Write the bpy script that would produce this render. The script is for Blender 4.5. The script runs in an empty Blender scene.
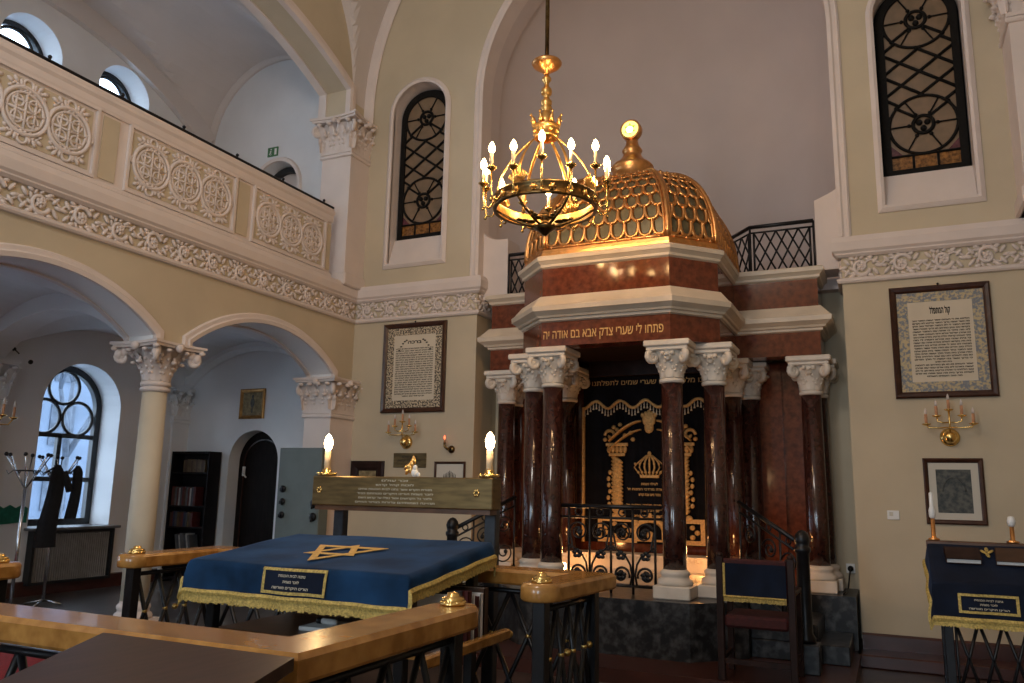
import bpy, math, random
from mathutils import Vector, Matrix
from mathutils.geometry import tessellate_polygon
SC = bpy.context.scene
COL = SC.collection
PI = math.pi
rnd = random.Random(7)
R = math.radians

# ------------------------------------------------------------------ room constants (metres)
CX = -2.53            # axis of the nave, the niche and the ark
XL, XR = -6.68, 1.62  # nave walls
XO = -9.7             # outer wall of the side aisle
YE = 9.1              # east wall
YW = -6.0             # wall behind the photographer
AF = 0.2              # aisle floor level

# ------------------------------------------------------------------ materials
def _mat(name):
    m = bpy.data.materials.new(name); m.use_nodes = True
    nt = m.node_tree
    return m, nt, nt.nodes['Principled BSDF']
def mat(name, col, rough=0.6, metal=0.0, var=0.0, scale=6.0, bump=0.0, bscale=None, col2=None, spec=0.5, coat=0.0, coords='Object', stretch=None, detail=4.0, lo=0.35, hi=0.65):
    m, nt, b = _mat(name)
    b.inputs['Roughness'].default_value = rough
    b.inputs['Metallic'].default_value = metal
    b.inputs['Specular IOR Level'].default_value = spec
    b.inputs['Coat Weight'].default_value = coat
    b.inputs['Coat Roughness'].default_value = 0.08
    c = (*col, 1)
    b.inputs['Base Color'].default_value = c
    if var or col2 or bump:
        tc = nt.nodes.new('ShaderNodeTexCoord')
        mp = nt.nodes.new('ShaderNodeMapping')
        nt.links.new(tc.outputs[coords], mp.inputs[0])
        if stretch: mp.inputs['Scale'].default_value = stretch
        nz = nt.nodes.new('ShaderNodeTexNoise')
        nz.inputs['Scale'].default_value = scale; nz.inputs['Detail'].default_value = detail
        nt.links.new(mp.outputs[0], nz.inputs['Vector'])
        if var or col2:
            rp = nt.nodes.new('ShaderNodeValToRGB')
            rp.color_ramp.elements[0].position = lo; rp.color_ramp.elements[1].position = hi
            c2 = col2 if col2 else tuple(min(1, x*(1+var)) for x in col)
            c1 = col if col2 else tuple(x*(1-var) for x in col)
            rp.color_ramp.elements[0].color = (*c1, 1); rp.color_ramp.elements[1].color = (*c2, 1)
            nt.links.new(nz.outputs['Fac'], rp.inputs['Fac'])
            nt.links.new(rp.outputs['Color'], b.inputs['Base Color'])
        if bump:
            src = nz
            if bscale:
                src = nt.nodes.new('ShaderNodeTexNoise'); src.inputs['Scale'].default_value = bscale
                src.inputs['Detail'].default_value = 5
                nt.links.new(mp.outputs[0], src.inputs['Vector'])
            bp = nt.nodes.new('ShaderNodeBump'); bp.inputs['Strength'].default_value = bump
            bp.inputs['Distance'].default_value = 0.01
            nt.links.new(src.outputs['Fac'], bp.inputs['Height'])
            nt.links.new(bp.outputs['Normal'], b.inputs['Normal'])
    return m
def glow(name, col, strength):
    m, nt, b = _mat(name)
    b.inputs['Base Color'].default_value = (*col, 1)
    b.inputs['Emission Color'].default_value = (*col, 1)
    b.inputs['Emission Strength'].default_value = strength
    return m
def glass(name, col=(1, 1, 1), mix=0.12):
    m, nt, b = _mat(name)
    out = nt.nodes['Material Output']
    tr = nt.nodes.new('ShaderNodeBsdfTransparent'); tr.inputs[0].default_value = (*col, 1)
    gl = nt.nodes.new('ShaderNodeBsdfGlossy'); gl.inputs['Roughness'].default_value = 0.03
    mx = nt.nodes.new('ShaderNodeMixShader'); mx.inputs[0].default_value = mix
    nt.links.new(tr.outputs[0], mx.inputs[1]); nt.links.new(gl.outputs[0], mx.inputs[2])
    nt.links.new(mx.outputs[0], out.inputs[0])
    nt.nodes.remove(b)
    return m

M = {}
M['cream'] = mat('cream_plaster', (0.53, 0.45, 0.325), 0.85, var=0.05, scale=1.5, bump=0.06, bscale=60)
M['trim'] = mat('pinkish_white_stucco', (0.68, 0.595, 0.55), 0.8, var=0.03, scale=3, bump=0.05, bscale=40)
M['white'] = mat('white_plaster', (0.70, 0.695, 0.70), 0.9, var=0.03, scale=2, bump=0.05, bscale=50)
M['cream2'] = mat('pale_cream_shaft_plaster', (0.60, 0.53, 0.41), 0.7, var=0.04, scale=3)
M['vault'] = mat('vault_plaster', (0.60, 0.54, 0.51), 0.9, var=0.03, scale=1.5)
M['niche'] = mat('niche_plaster', (0.60, 0.52, 0.49), 0.9, var=0.03, scale=1.2)
M['floor'] = mat('polished_dark_floor', (0.055, 0.034, 0.027), 0.28, var=0.35, scale=5, spec=0.5)
M['afloor'] = mat('dark_grey_floor', (0.07, 0.065, 0.065), 0.3, var=0.2, scale=4)
M['skirt'] = mat('red_brown_skirting', (0.055, 0.018, 0.013), 0.3, var=0.2, scale=4)
M['carpet'] = mat('red_carpet', (0.22, 0.008, 0.012), 0.95, var=0.25, scale=60, bump=0.3, bscale=200)
M['marble'] = mat('red_brown_marble', (0.075, 0.018, 0.009), 0.09, col2=(0.19, 0.050, 0.022), scale=16, detail=10, coat=0.0, lo=0.3, hi=0.75)
M['shaft'] = mat('dark_brown_marble_shaft', (0.028, 0.010, 0.008), 0.13, col2=(0.055, 0.018, 0.013), scale=22, detail=10, coat=0.2)
M['stone'] = mat('cream_limestone', (0.60, 0.51, 0.40), 0.45, var=0.06, scale=5, bump=0.03, bscale=30)
M['capital'] = mat('white_carved_stone', (0.66, 0.59, 0.51), 0.6, var=0.05, scale=8, bump=0.1, bscale=40)
M['gmarble'] = mat('grey_black_marble', (0.014, 0.015, 0.017), 0.32, spec=0.3, col2=(0.085, 0.085, 0.09), scale=13, detail=9, lo=0.44, hi=0.74)
M['gold'] = mat('gilded_metal', (0.85, 0.50, 0.16), 0.28, 1.0, var=0.15, scale=20)
M['copper'] = mat('copper_gilding', (0.72, 0.36, 0.13), 0.32, 1.0, var=0.15, scale=14)
M['brass'] = mat('polished_brass', (0.80, 0.55, 0.20), 0.2, 1.0, var=0.1, scale=20)
M['dbrass'] = mat('aged_dark_brass', (0.13, 0.085, 0.035), 0.3, 1.0, var=0.3, scale=20)
M['platebrass'] = mat('brown_engraved_brass', (0.17, 0.115, 0.05), 0.42, 0.8, var=0.25, scale=6, stretch=(1, 1, 6))
M['iron'] = mat('black_iron', (0.012, 0.012, 0.014), 0.35, 0.4, var=0.2, scale=20)
M['bluesteel'] = mat('dark_blue_grey_post', (0.03, 0.035, 0.045), 0.4, 0.3, var=0.2, scale=20)
M['oak'] = mat('honey_varnished_oak', (0.27, 0.12, 0.026), 0.25, col2=(0.44, 0.215, 0.055), scale=14, detail=8, coat=0.3)
M['darkwood'] = mat('dark_wood', (0.022, 0.010, 0.008), 0.5, spec=0.2, var=0.3, scale=8)
M['tabletop'] = mat('dark_brown_laminate', (0.042, 0.021, 0.016), 0.4, var=0.25, scale=7, stretch=(8, 1, 1))
M['brownwood'] = mat('brown_wood', (0.10, 0.045, 0.022), 0.35, var=0.3, scale=7)
M['blue'] = mat('blue_velvet', (0.008, 0.031, 0.078), 0.8, var=0.45, scale=4, bump=0.2, bscale=9, spec=0.1)
M['navy'] = mat('navy_velvet', (0.004, 0.008, 0.021), 0.8, var=0.3, scale=6, spec=0.2)
M['black'] = mat('black_velvet', (0.004, 0.004, 0.006), 0.85, var=0.3, scale=6, spec=0.15)
for k in ('blue', 'navy'):
    b = M[k].node_tree.nodes['Principled BSDF']; b.inputs['Sheen Weight'].default_value = 0.12; b.inputs['Sheen Roughness'].default_value = 0.4
    b.inputs['Sheen Tint'].default_value = (0.25, 0.45, 0.9, 1)
M['fringe'] = mat('gold_thread', (0.50, 0.36, 0.10), 0.55, 0.25, var=0.3, scale=90, bump=0.5, bscale=160)
M['goldthread'] = mat('gold_embroidery', (0.62, 0.37, 0.13), 0.5, 0.3, var=0.2, scale=50, bump=0.5, bscale=120)
M['starthread'] = mat('ochre_embroidery', (0.55, 0.33, 0.09), 0.7, var=0.15, scale=60)
M['silver'] = mat('pale_embroidery', (0.62, 0.55, 0.42), 0.7)
M['dome'] = mat('grey_green_dome_panel', (0.115, 0.105, 0.062), 0.35, 0.3, var=0.2, scale=12)
M['amber'] = mat('amber_leaded_glass', (0.20, 0.085, 0.018), 0.2, var=0.5, scale=30)
M['pane'] = mat('smoky_leaded_glass', (0.18, 0.13, 0.085), 0.14, var=0.25, scale=7, col2=(0.23, 0.155, 0.10))
M['rubyglass'] = mat('ruby_leaded_glass', (0.10, 0.03, 0.04), 0.18, var=0.3, scale=20)
M['lead'] = mat('black_leading', (0.008, 0.007, 0.006), 0.7, spec=0.15, var=0.2, scale=30)
M['winframe'] = mat('black_window_frame', (0.012, 0.014, 0.017), 0.45, var=0.2, scale=10)
M['clear'] = glass('clear_pane', (0.93, 0.96, 1.0), 0.06)
M['snow'] = mat('snowy_ground', (0.35, 0.4, 0.45), 0.9, var=0.1, scale=2)
M['facade'] = mat('pale_blue_facade', (0.10, 0.13, 0.18), 0.9, var=0.15, scale=0.8)
M['bark'] = mat('bare_tree_bark', (0.06, 0.075, 0.10), 0.9, var=0.3, scale=5)
M['frame'] = mat('mahogany_frame', (0.045, 0.016, 0.009), 0.3, var=0.3, scale=10)
M['gframe'] = mat('gilt_frame', (0.42, 0.22, 0.07), 0.35, 0.7, var=0.2, scale=20)
M['paper'] = mat('cream_paper', (0.62, 0.54, 0.42), 0.9, var=0.04, scale=4)
M['mount'] = mat('off_white_mount', (0.58, 0.55, 0.48), 0.9)
M['ink'] = mat('black_ink', (0.02, 0.016, 0.012), 0.9)
M['etch'] = mat('grey_green_engraving', (0.035, 0.045, 0.050), 0.7, col2=(0.11, 0.115, 0.105), scale=26, detail=6)
M['print'] = mat('faded_print', (0.30, 0.24, 0.13), 0.8, col2=(0.15, 0.12, 0.06), scale=18, detail=5)
M['ornament'] = mat('ornament_border_print', (0.20, 0.22, 0.25), 0.9, col2=(0.52, 0.42, 0.25), scale=42, detail=2, lo=0.42, hi=0.58)
M['ornamentd'] = mat('dark_ornament_border_print', (0.07, 0.06, 0.05), 0.9, col2=(0.56, 0.46, 0.32), scale=46, detail=2, lo=0.44, hi=0.56)
M['candle'] = mat('cream_candle_tube', (0.78, 0.62, 0.40), 0.5)
M['pinkcandle'] = mat('pinkish_candle_tube', (0.50, 0.25, 0.13), 0.5, var=0.1, scale=30)
M['bulboff'] = mat('unlit_bulb_glass', (0.62, 0.55, 0.52), 0.1)
M['bulb'] = glow('lit_candle_bulb', (1.0, 0.62, 0.25), 55)
M['bigbulb'] = glow('lit_memorial_bulb', (1.0, 0.70, 0.34), 60)
M['redflame'] = glow('red_flicker_flame', (1.0, 0.12, 0.04), 4)
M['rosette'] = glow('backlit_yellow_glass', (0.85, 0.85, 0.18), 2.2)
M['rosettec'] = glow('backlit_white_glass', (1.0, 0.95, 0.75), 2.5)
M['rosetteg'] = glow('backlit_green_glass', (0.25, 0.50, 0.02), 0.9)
M['chrome'] = mat('chrome_tube', (0.6, 0.6, 0.62), 0.2, 1.0)
M['coat'] = mat('black_wool', (0.006, 0.006, 0.008), 0.95, var=0.3, scale=20)
M['green'] = mat('green_cloth', (0.008, 0.12, 0.075), 0.85, var=0.25, scale=12)
M['safe'] = mat('grey_green_paint', (0.125, 0.15, 0.14), 0.5, var=0.08, scale=4)
M['mesh'] = mat('grey_radiator_grille', (0.24, 0.23, 0.225), 0.6, var=0.1, scale=10)
M['sill'] = mat('dark_stone_sill', (0.16, 0.16, 0.165), 0.3, var=0.2, scale=6)
M['plastic'] = mat('white_plastic', (0.75, 0.74, 0.72), 0.4)
M['exit'] = mat('green_exit_sign_face', (0.05, 0.16, 0.06), 0.5)
M['redcloth'] = mat('dark_red_upholstery', (0.045, 0.004, 0.004), 0.8, var=0.3, scale=30)
M['door'] = mat('black_brown_door', (0.010, 0.007, 0.006), 0.7, spec=0.15, var=0.3, scale=6, stretch=(6, 6, 1))
M['bookcase'] = mat('black_brown_bookcase', (0.008, 0.006, 0.007), 0.6, spec=0.2, var=0.3, scale=6)
M['page'] = mat('white_book_paper', (0.78, 0.78, 0.77), 0.8)
M['rings'] = mat('lattice_gold_boss', (0.6, 0.42, 0.14), 0.3, 1.0)

# ------------------------------------------------------------------ mesh builder
class MB:
    def __init__(self): self.v = []; self.f = []; self.s = []; self.m = []; self.mi = 0
    def add(self, verts, faces, smooth=False):
        n = len(self.v)
        self.v.extend(tuple(p) for p in verts)
        for f in faces:
            self.f.append(tuple(n+i for i in f)); self.s.append(smooth); self.m.append(self.mi)
        return self
    def box(self, x0, x1, y0, y1, z0, z1, T=None):
        p = [(x0,y0,z0),(x1,y0,z0),(x1,y1,z0),(x0,y1,z0),(x0,y0,z1),(x1,y0,z1),(x1,y1,z1),(x0,y1,z1)]
        if T is not None: p = [T @ Vector(q) for q in p]
        return self.add(p, [(0,3,2,1),(4,5,6,7),(0,1,5,4),(1,2,6,5),(2,3,7,6),(3,0,4,7)])
    def bbox(self, x0, x1, y0, y1, z0, z1, b=0.01, T=None):
        """box with all edges chamfered"""
        P = []; F = []
        xs=(x0,x1); ys=(y0,y1); zs=(z0,z1)
        idx = {}
        for i in (0,1):
            for j in (0,1):
                for k in (0,1):
                    sx=1-2*i; sy=1-2*j; sz=1-2*k
                    idx[i,j,k,'x']=len(P); P.append((xs[i], ys[j]+sy*b, zs[k]+sz*b))
                    idx[i,j,k,'y']=len(P); P.append((xs[i]+sx*b, ys[j], zs[k]+sz*b))
                    idx[i,j,k,'z']=len(P); P.append((xs[i]+sx*b, ys[j]+sy*b, zs[k]))
        for i in (0,1):
            q=[idx[i,0,0,'x'],idx[i,1,0,'x'],idx[i,1,1,'x'],idx[i,0,1,'x']]; F.append(q if i else q[::-1])
            q=[idx[0,i,0,'y'],idx[1,i,0,'y'],idx[1,i,1,'y'],idx[0,i,1,'y']]; F.append(q[::-1] if i else q)
            q=[idx[0,0,i,'z'],idx[1,0,i,'z'],idx[1,1,i,'z'],idx[0,1,i,'z']]; F.append(q if i else q[::-1])
        for i in (0,1):
            for j in (0,1):
                F.append([idx[i,j,0,'x'],idx[i,j,0,'y'],idx[i,j,1,'y'],idx[i,j,1,'x']])
                F.append([idx[i,0,j,'x'],idx[i,0,j,'z'],idx[i,1,j,'z'],idx[i,1,j,'x']])
                F.append([idx[0,i,j,'y'],idx[0,i,j,'z'],idx[1,i,j,'z'],idx[1,i,j,'y']])
                for k in (0,1): F.append([idx[i,j,k,'x'],idx[i,j,k,'y'],idx[i,j,k,'z']])
        if T is not None: P = [T @ Vector(q) for q in P]
        return self.add(P, F)
    def poly(self, outer, O, u, v, w, depth, holes=(), side_mi=None, back=True):
        """polygon (2-D outline, holes) in plane O+u,v extruded along w"""
        O=Vector(O); u=Vector(u); v=Vector(v); w=Vector(w)
        loops=[list(outer)]+[list(h) for h in holes]
        flat=[p for l in loops for p in l]
        P0=[O+u*a+v*b for a,b in flat]; P1=[p+w*depth for p in P0]
        n=len(flat)
        if holes or len(outer) > 4:
            tris=tessellate_polygon([[Vector((a,b,0)) for a,b in l] for l in loops])
        else: tris=[tuple(range(len(outer)))]
        F=[tuple(t) for t in tris]
        if back: F+=[tuple(n+i for i in reversed(t)) for t in tris]
        self.add(P0+P1, F)
        om=self.mi; k=0
        for li,l in enumerate(loops):
            if li and side_mi is not None: self.mi=side_mi
            m=len(l)
            self.add(P0[k:k+m]+P1[k:k+m], [(i,(i+1)%m,m+(i+1)%m,m+i) for i in range(m)])
            self.mi=om; k+=m
        return self
    def sweep(self, path, prof, O=(0,0,0), u=(1,0,0), v=(0,1,0), w=(0,0,1), closed=False, smooth=False, caps=True):
        """profile [(offset to the right of the path, height along w)] swept along a 2-D path with mitred corners"""
        O=Vector(O); u=Vector(u); v=Vector(v); w=Vector(w)
        n=len(path); P=[]
        for i,(a,b) in enumerate(path):
            dirs=[]
            if closed or i>0:
                p=path[i-1]; d=Vector((a-p[0],b-p[1])); dirs.append(d.normalized())
            if closed or i<n-1:
                p=path[(i+1)%n]; d=Vector((p[0]-a,p[1]-b)); dirs.append(d.normalized())
            nn=Vector((0,0))
            for d in dirs: nn+=Vector((d.y,-d.x))
            nn.normalize()
            c=nn.dot(Vector((dirs[0].y,-dirs[0].x))); nn/=max(c,0.3)
            for off,h in prof: P.append(O+u*(a+nn.x*off)+v*(b+nn.y*off)+w*h)
        k=len(prof); F=[]
        for i in range(n if closed else n-1):
            j=(i+1)%n
            for q in range(k):
                r=(q+1)%k
                F.append((i*k+q,i*k+r,j*k+r,j*k+q))
        if caps and not closed: F+= [tuple(range(k))[::-1], tuple((n-1)*k+q for q in range(k))]
        return self.add(P,F,smooth)
    def tube(self, pts, r, seg=8, closed=False, caps=True, smooth=True, flat=1.0):
        pts=[Vector(p) for p in pts]; n=len(pts)
        rs=r if isinstance(r,(list,tuple)) else [r]*n
        P=[]; up=None
        for i,p in enumerate(pts):
            a=pts[i-1] if (i>0 or closed) else p
            b=pts[(i+1)%n] if (i<n-1 or closed) else p
            t=(b-a)
            if t.length<1e-9: t=Vector((0,0,1))
            t.normalize()
            if up is None:
                up=Vector((0,0,1)) if abs(t.z)<0.9 else Vector((0,1,0))
            s=t.cross(up)
            if s.length<1e-6: s=t.orthogonal()
            s.normalize(); up=s.cross(t).normalized()
            for k in range(seg):
                an=2*PI*k/seg
                P.append(p+s*math.cos(an)*rs[i]+up*math.sin(an)*rs[i]*flat)
        F=[]
        for i in range(n if closed else n-1):
            j=(i+1)%n
            for k in range(seg):
                l=(k+1)%seg; F.append((i*seg+k,i*seg+l,j*seg+l,j*seg+k))
        if caps and not closed: F+=[tuple(range(seg))[::-1],tuple((n-1)*seg+k for k in range(seg))]
        return self.add(P,F,smooth)
    def lathe(self, prof, c=(0,0,0), seg=24, T=None, smooth=True, a0=0.0, a1=2*PI, caps=True):
        full=abs(a1-a0-2*PI)<1e-6; m=seg if full else seg+1
        P=[]
        for r,z in prof:
            for k in range(m):
                a=a0+(a1-a0)*k/seg
                q=Vector((r*math.cos(a),r*math.sin(a),z))
                if T is not None: q=T@q
                P.append(q+Vector(c))
        F=[]
        for i in range(len(prof)-1):
            for k in range(seg):
                l=(k+1)%m; F.append((i*m+k,i*m+l,(i+1)*m+l,(i+1)*m+k))
        if full and caps:
            if prof[0][0]>1e-6: F.append(tuple(range(m))[::-1])
            if prof[-1][0]>1e-6: F.append(tuple((len(prof)-1)*m+k for k in range(m)))
        return self.add(P,F,smooth)
    def ball(self, c, r, seg=10, rings=6, T=None):
        if not isinstance(r,(tuple,list)): r=(r,r,r)
        P=[];F=[]
        c=Vector(c)
        for i in range(rings+1):
            t=PI*i/rings
            for k in range(seg):
                a=2*PI*k/seg
                q=Vector((r[0]*math.sin(t)*math.cos(a), r[1]*math.sin(t)*math.sin(a), r[2]*math.cos(t)))
                if T is not None: q=T@q
                P.append(c+q)
        for i in range(rings):
            for k in range(seg):
                l=(k+1)%seg; F.append((i*seg+k,(i+1)*seg+k,(i+1)*seg+l,i*seg+l))
        return self.add(P,F,True)
    def grid(self, fn, nu, nv, smooth=True, flip=False):
        P=[fn(i/nu,j/nv) for i in range(nu+1) for j in range(nv+1)]
        F=[]
        for i in range(nu):
            for j in range(nv):
                q=(i*(nv+1)+j,(i+1)*(nv+1)+j,(i+1)*(nv+1)+j+1,i*(nv+1)+j+1)
                F.append(q[::-1] if flip else q)
        return self.add(P,F,smooth)
    def merge(self, other, T=None):
        n=len(self.v)
        self.v.extend(tuple(T@Vector(p)) if T is not None else p for p in other.v)
        self.f.extend(tuple(n+i for i in f) for f in other.f); self.s.extend(other.s); self.m.extend(other.m)
        return self
    def build(self, name, mats, parent=None):
        me=bpy.data.meshes.new(name)
        me.from_pydata(self.v,[],self.f)
        if not isinstance(mats,(list,tuple)): mats=[mats]
        for m in mats: me.materials.append(M[m] if isinstance(m,str) else m)
        me.polygons.foreach_set('use_smooth', self.s)
        me.polygons.foreach_set('material_index', [min(i,len(mats)-1) for i in self.m])
        me.update()
        o=bpy.data.objects.new(name,me); COL.objects.link(o)
        if parent is not None:
            o.parent=parent
            o.matrix_parent_inverse=base_matrix(parent).inverted()
        return o
def base_matrix(o):
    m=Matrix.Translation(o.location) @ o.rotation_euler.to_matrix().to_4x4()
    if o.parent is not None: m = base_matrix(o.parent) @ o.matrix_parent_inverse @ m
    return m
def tag(o, label=None, cat=None, group=None, kind=None):
    if label: o['label']=label
    if cat: o['category']=cat
    if group: o['group']=group
    if kind: o['kind']=kind
    return o
def thing(name, label, cat, loc=(0,0,0), group=None, kind=None):
    o=bpy.data.objects.new(name,None); COL.objects.link(o)
    o.empty_display_size=0.1; o.location=loc
    return tag(o,label,cat,group,kind)
def struct(mb, name, mats, label, cat):
    return tag(mb.build(name,mats), label, cat, kind='structure')
def copy_tree(o, parent=None):
    c=o.copy(); COL.objects.link(c)
    if parent is not None:
        pi=c.matrix_parent_inverse.copy(); c.parent=parent; c.matrix_parent_inverse=pi
    for ch in list(o.children): copy_tree(ch,c)
    return c

# ------------------------------------------------------------------ text
def fatten(P, d):
    n=len(P); out=[]
    for i in range(n):
        a,b,c=P[i-1],P[i],P[(i+1)%n]
        t=Vector((c[0]-a[0],c[1]-a[1]))
        if t.length<1e-9: out.append(b); continue
        t.normalize(); out.append((b[0]+FAT*t.y*d,b[1]-FAT*t.x*d))
    return out
FAT=1
GLYPH={}
def glyph_loops(line):
    """outlines of one line of type: [(outer loop, [holes])]; overlapping strokes of a letter stay separate loops"""
    if line in GLYPH: return GLYPH[line]
    cu=bpy.data.curves.new('t','FONT'); cu.body=line; cu.size=1
    ob=bpy.data.objects.new('t',cu); COL.objects.link(ob)
    bpy.context.view_layer.update()
    cc=ob.to_curve(bpy.context.evaluated_depsgraph_get())
    L=[]
    for sp in cc.splines:
        B=sp.bezier_points; P=[]
        for i in range(len(B)):
            p,q=B[i],B[(i+1)%len(B)]
            c0,c1,c2,c3=[Vector(x[:2]) for x in (p.co,p.handle_right,q.handle_left,q.co)]
            d=(c3-c0)
            k=1 if (d.length<1e-6 or (abs((c1-c0).cross(d))+abs((c2-c0).cross(d)))<1e-4*d.length) else 3
            for j in range(k):
                t=j/k; r=c0*(1-t)**3+c1*3*t*(1-t)**2+c2*3*t*t*(1-t)+c3*t**3
                if not P or abs(P[-1][0]-r.x)+abs(P[-1][1]-r.y)>1e-4: P.append((r.x,r.y))
        A=sum(P[i-1][0]*P[i][1]-P[i][0]*P[i-1][1] for i in range(len(P)))/2
        if len(P)>2: L.append((A,P))
    ob.to_curve_clear(); bpy.data.objects.remove(ob); bpy.data.curves.remove(cu)
    res=[]
    if L:
        sg=math.copysign(1,max(L,key=lambda x:abs(x[0]))[0])
        outs=[(A,P,[]) for A,P in L if A*sg>0]
        for A,P in L:
            if A*sg>0: continue
            x,y=P[0]
            for A2,P2,H in outs:
                ins=False
                for i in range(len(P2)):
                    (xa,ya),(xb,yb)=P2[i-1],P2[i]
                    if (ya>y)!=(yb>y) and x<(xb-xa)*(y-ya)/(yb-ya)+xa: ins=not ins
                if ins: H.append(P if sg>0 else P); break
        res=[([p for p in (P if sg>0 else P[::-1])],[h if sg>0 else h[::-1] for h in H]) for A,P,H in outs]
    GLYPH[line]=res
    return res
def text(name, body, size, O, u, v, mname, parent=None, depth=0.002, align='CENTER', fit=None, lines_gap=None, rtl=True, bold=0.012):
    """Hebrew (given in reading order) or Latin lines as one mesh; O = middle of the first baseline, u = reading axis on the surface, v = up"""
    u=Vector(u).normalized(); v=Vector(v).normalized(); w=u.cross(v)
    mb=MB()
    lines=body if isinstance(body,(list,tuple)) else [body]
    for i,l in enumerate(lines):
        if not l.strip(): continue
        loops=glyph_loops(l[::-1] if rtl else l)
        pts=[p for o,hs in loops for p in o]
        if pts:
            x0,x1=min(p[0] for p in pts),max(p[0] for p in pts); wd=max(x1-x0,1e-6)
            sx=size
            if fit: sx=fit[i]/wd if isinstance(fit,(list,tuple)) else fit/wd
            off={'CENTER':-(x0+x1)/2,'RIGHT':-x1,'LEFT':-x0}[align]
            base=Vector(O)-v*((lines_gap or size*1.5)*i)
            for o,hs in loops:
                ls=[fatten(o,bold)]+[fatten(h,bold) for h in hs]
                tr=tessellate_polygon([[Vector((p[0],p[1],0)) for p in q] for q in ls])
                mb.add([base+u*((p[0]+off)*sx)+v*(p[1]*size)+w*depth for q in ls for p in q],[tuple(t) for t in tr])
    return mb.build(name,mname,parent)

def arc_pts(u0,u1,vs,rise,n=24):
    """segmental arc from (u0,vs) over to (u1,vs)"""
    h=(u1-u0)/2; c=(u0+u1)/2
    if abs(rise-h)<1e-6: r=h; cz=vs
    else: r=(h*h+rise*rise)/(2*rise); cz=vs+rise-r
    a0=math.asin(min(1,h/r))
    if rise>h: a0=PI-a0
    return [(c-r*math.sin(a0-2*a0*i/n)*1.0, cz+r*math.cos(a0-2*a0*i/n)) for i in range(n+1)]
def arch_hole(u0,u1,v0,vs,rise,n=24):
    return [(u0,v0)]+arc_pts(u0,u1,vs,rise,n)+[(u1,v0)]
# ================================================================== THE SETTING
BAYS = [(6.20, 8.66), (3.29, 5.75), (0.38, 2.84), (-2.53, -0.07)]
NL, NR = -4.75, -0.33               # niche jambs
NC = (NL+NR)/2; NH = (NR-NL)/2
WIN = [(-5.75, 'behind the tall text frame'), (0.57, '')]

# floors
mb = MB().box(XL-0.5, XR+0.5, YW, YE+0.6, -0.1, 0.0)
struct(mb, 'floor', 'floor', 'dark polished floor of the prayer hall', 'floor')
mb = MB().box(XO-0.4, XL-0.52, YW, YE+0.4, -0.1, AF)
struct(mb, 'floor_aisle', 'afloor', 'raised dark grey floor of the side aisle', 'floor')
mb = MB().box(XL-0.52, XL+0.95, YW, YE, -0.1, AF)
struct(mb, 'trim_1', 'afloor', 'low step the aisle columns stand on', 'step')

# east wall: cream, arched niche cut in it, two window recesses
mb = MB()
outer = [(XL-0.5, 0), (NL, 0)] + arc_pts(NL, NR, 6.93, NH, 40) + [(NR, 0), (XR+0.5, 0), (XR+0.5, 12), (XL-0.5, 12)]
holes = [arch_hole(c-0.43, c+0.43, 4.66, 6.88, 0.43) for c, _ in WIN]
holes = [h[::-1] for h in holes]
mb.poly(outer, (0, YE, 0), (1,0,0), (0,0,1), (0,1,0), 0.5, holes, side_mi=1)
struct(mb, 'wall_east', ['cream', 'trim'], 'cream wall with tall arched niche holding the ark', 'wall')
# niche: lower back wall, deck, apse
mb = MB().box(NL-0.3, NR+0.3, 9.72, 9.9, 0, 4.0)
mb.box(NL-0.3, NL, 9.59, 9.8, 0, 4.02).box(NR, NR+0.3, 9.59, 9.8, 0, 4.02)
struct(mb, 'wall_niche', 'cream', 'shaded cream wall at the back of the niche', 'wall')
mb = MB()
def apse(u, v):
    a = PI*(1-u)
    if v < 0.5:
        z = 4.05 + (6.93-4.05)*v*2; r = NH+0.02
        return (NC+r*math.cos(a), 9.58+r*math.sin(a)*0.98, z)
    t = (v-0.5)*PI
    return (NC+(NH+0.02)*math.cos(a)*math.cos(t), 9.58+NH*math.sin(a)*math.cos(t)*0.98, 6.93+(NH+0.02)*math.sin(t))
mb.grid(apse, 40, 32)
mb.box(NL-0.3, NR+0.3, 9.55, 12.0, 3.9, 4.02)
pts = [(NL, 4.36)] + arc_pts(NL, NR, 6.93, NH, 40) + [(NR, 4.36)]
mb.sweep(pts, [(0.008, 0.02), (0.008, 0.52), (-0.01, 0.52), (-0.01, 0.02)], (0, YE, 0), (1,0,0), (0,0,1), (0,1,0))
struct(mb, 'wall_apse', 'niche', 'greyish rounded apse wall above the ark', 'wall')

# left nave wall: arcade
mb = MB()
o = [(YW, 0), (BAYS[-1][0], 0)]
for i, (a, b) in enumerate(BAYS[::-1]):
    if i: o.append((a, 3.02))
    o += arc_pts(a, b, 3.08, 0.43, 28)
    o.append((b, 3.02 if i < len(BAYS)-1 else 0))
o += [(YE, 0), (YE, 4.36), (YW, 4.36)]
mb.poly(o, (XL, 0, 0), (0,1,0), (0,0,1), (-1,0,0), 0.38)
# soffits repainted white: thin lining following each arch
mb.mi = 1
for a, b in BAYS:
    pts = [(a, 3.02)] + arc_pts(a, b, 3.08, 0.43, 28) + [(b, 3.02)]
    mb.sweep(pts, [(0, 0.01), (0.012, 0.01), (0.012, 0.375), (0, 0.375)], (XL, 0, 0), (0,1,0), (0,0,1), (-1,0,0))
struct(mb, 'wall_left', ['cream', 'white'], 'cream arcade wall under the gallery with low white arches', 'wall')
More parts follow.
